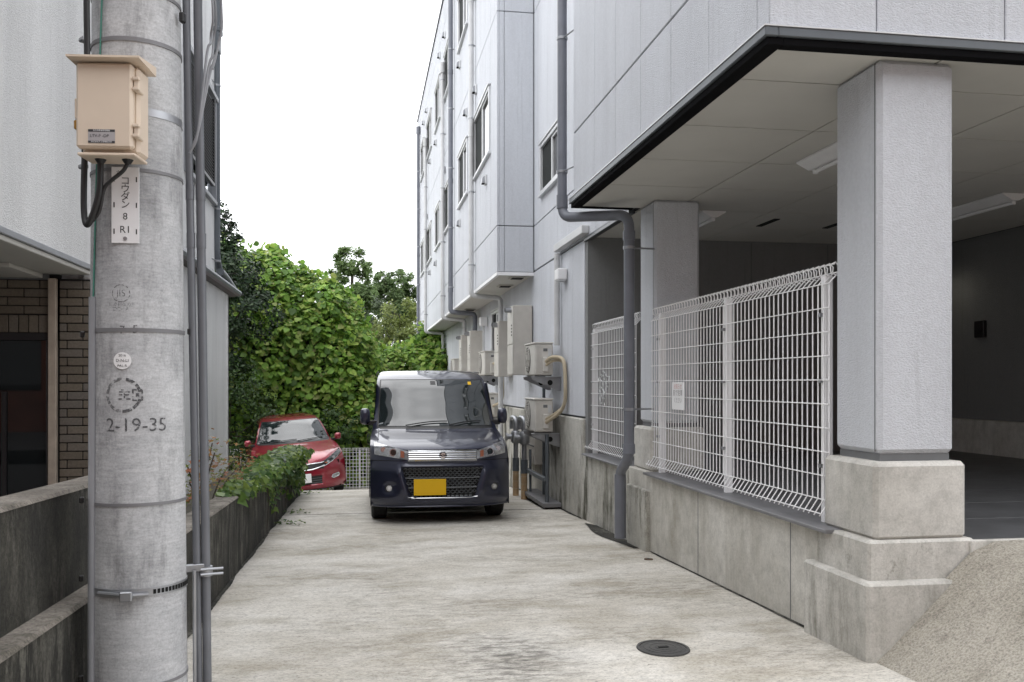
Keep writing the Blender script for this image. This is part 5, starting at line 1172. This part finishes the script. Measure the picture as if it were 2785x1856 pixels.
tree('broadleaf_tree','dark tree standing deep behind the vine bank',(.2,38,-1.4),4.4,[((.3,38,4.0),(.9,.8,.9)),((-.3,38,3.3),(.9,.8,1.0)),((.9,38,3.2),(.9,.8,1.1)),((.2,37.6,2.0),(1.4,.8,1.3)),((-1.2,38,3.5),(1.0,.8,1.1))],7000,.13,leaf_mat('tree_leaf_dark',[(.02,.04,.015),(.035,.06,.02),(.055,.085,.028)],.2),'trees behind the driveway',.11)
for (x,y,h) in ((-6.2,15.6,6.5),(-7.5,18.6,7.2),(-5.6,19.4,6.2)):  # unseen trees added to cut the sky light reaching the bay face
    tree('evergreen_tree',{-6.2:'unseen evergreen tree added to block sky light, close behind the left house',-7.5:'unseen evergreen tree added to block sky light, deepest behind the left house',-5.6:'unseen evergreen tree added to block sky light, between the left house and the vine thicket'}[x],(x,y,-1.0),h-1,[((x,y,h-.9),(1.3,1.3,1.1)),((x-.9,y,h-2.4),(1.3,1.3,1.2)),((x+.9,y+.2,h-2.5),(1.3,1.3,1.2)),((x,y-.4,h-3.8),(1.7,1.4,1.3)),((x,y,h-5),(1.6,1.3,1.1))],3500,.22,M_dkleaf,'trees behind the driveway')
def ivy():
    th=thing('ivy',(-1.0,11,.2),'mound of glossy ivy spilling over the end of the low dark wall','climbing plant')
    rx=smooth_tab([(6.8,.04),(7.6,.08),(8.3,.09),(9,.12),(10,.15),(11.2,.18),(12.3,.20),(13.2,.18),(13.9,.10)]); hh=smooth_tab([(6.8,.01),(7.6,.03),(8.3,.03),(9,.05),(10,.07),(11.2,.08),(12.3,.09),(13.1,.09),(13.9,.04)]); dr_=smooth_tab([(6.8,.03),(8.3,.06),(9.1,.42),(9.6,.22),(10.3,.28),(11.0,.40),(12,.60),(13,.66),(13.9,.6)])
    P=[];Nn=[];S=[]
    for _ in range(7500):
        y=6.8+7.1*random.random()**.75; wt=.552-.031*y; a=random.uniform(-.5,PI); lm=1+.55*lump(y*2.3,a*1.5)
        if a>0: p=Vector((-.98+rx(y)*math.cos(a)*lm,y,wt+hh(y)*math.sin(a)*lm)); nn=Vector((math.cos(a),0,math.sin(a)))
        else:
            t=random.random()**1.3; xf=-.98+rx(y)*(1-.75*t)*lm; xf=max(xf,-.885)
            p=Vector((xf,y+random.uniform(-.15,.15),wt-t*dr_(y)*.72*(1+.5*math.sin(y*7)))); nn=Vector((1,-.2,.35))
        p+=Vector((random.gauss(0,.02),random.gauss(0,.03),random.gauss(0,.015))); P.append(p); Nn.append(nn*.8+Vector((.1,-.45,.4))+Vector((random.gauss(0,.3),random.gauss(0,.3),random.gauss(0,.3)))); S.append(random.choice((.03,.05,.06,.085))*random.uniform(.85,1.2))
    leaf_mesh('leaves',P,Nn,S,IVY,M_ivy,th,(.6,(.1,-.2,-.8)))
    m=MB(); m.grid([[(-.98+rx(y)*.8*math.cos(a),y,.552-.031*y+hh(y)*.8*math.sin(a)) for a in np.linspace(-.25,PI,12)] for y in np.linspace(8.4,13.8,24)]); m.build('gap_shade_sheet',M_undr,th,True)  # sheet under the ivy leaves, its dark colour imitates shade between them
    for k in range(14):
        y=random.uniform(8.6,13.4); z=.5-.031*y; m=MB(); L=random.uniform(.2,.55); m.tube([(-.89,y,z),(-.875,y+.03,z-L*.5),(-.885,y-.02,z-L)],.004,4); m.build('runner',M_bark,th)
    for y in (9.6,10.6,13.2):
        P=[];Nn=[];S=[]
        for _ in range(40): P.append((-.80+random.gauss(0,.10),y+random.gauss(0,.06),gz(-.8,y)+random.uniform(.01,.04))); Nn.append((random.gauss(0,.3),random.gauss(0,.3),1)); S.append(random.uniform(.025,.05))
        leaf_mesh('fallen_leaves',P,Nn,S,IVY,M_ivy,th)
ivy()
def maple():
    th=thing('maple_sapling',(-1.25,7.3,-.06),'small maple sprig with orange-tinted leaves above the low wall','sapling')
    m=MB(); P=[];Nn=[];S=[]
    for (dx,dy,dz) in ((-.05,-.2,.60),(.10,.1,.68),(.22,.5,.62),(.05,.3,.74),(.0,-.4,.5),(.25,.9,.55)):
        e=Vector((-1.25+dx,7.3+dy,-.06+dz)); b=Vector((-1.25,7.3,-.06)); mid=(b+e)/2+Vector((0,0,.12)); m.tube(spline([b,mid,e],5),.006,5)
        for _ in range(75): 
            t=random.uniform(.6,1.08); p=b*(1-t)+e*t+Vector((random.gauss(0,.06),random.gauss(0,.12),random.gauss(0,.035))); P.append(p); Nn.append((random.gauss(0,.35),-.3+random.gauss(0,.35),.9)); S.append(random.uniform(.03,.055))
    m.build('stem',M_bark,th,True); leaf_mesh('leaves',P,Nn,S,MAPLE,M_maple,th)
maple()

# moss and grit gathered along the wall feet
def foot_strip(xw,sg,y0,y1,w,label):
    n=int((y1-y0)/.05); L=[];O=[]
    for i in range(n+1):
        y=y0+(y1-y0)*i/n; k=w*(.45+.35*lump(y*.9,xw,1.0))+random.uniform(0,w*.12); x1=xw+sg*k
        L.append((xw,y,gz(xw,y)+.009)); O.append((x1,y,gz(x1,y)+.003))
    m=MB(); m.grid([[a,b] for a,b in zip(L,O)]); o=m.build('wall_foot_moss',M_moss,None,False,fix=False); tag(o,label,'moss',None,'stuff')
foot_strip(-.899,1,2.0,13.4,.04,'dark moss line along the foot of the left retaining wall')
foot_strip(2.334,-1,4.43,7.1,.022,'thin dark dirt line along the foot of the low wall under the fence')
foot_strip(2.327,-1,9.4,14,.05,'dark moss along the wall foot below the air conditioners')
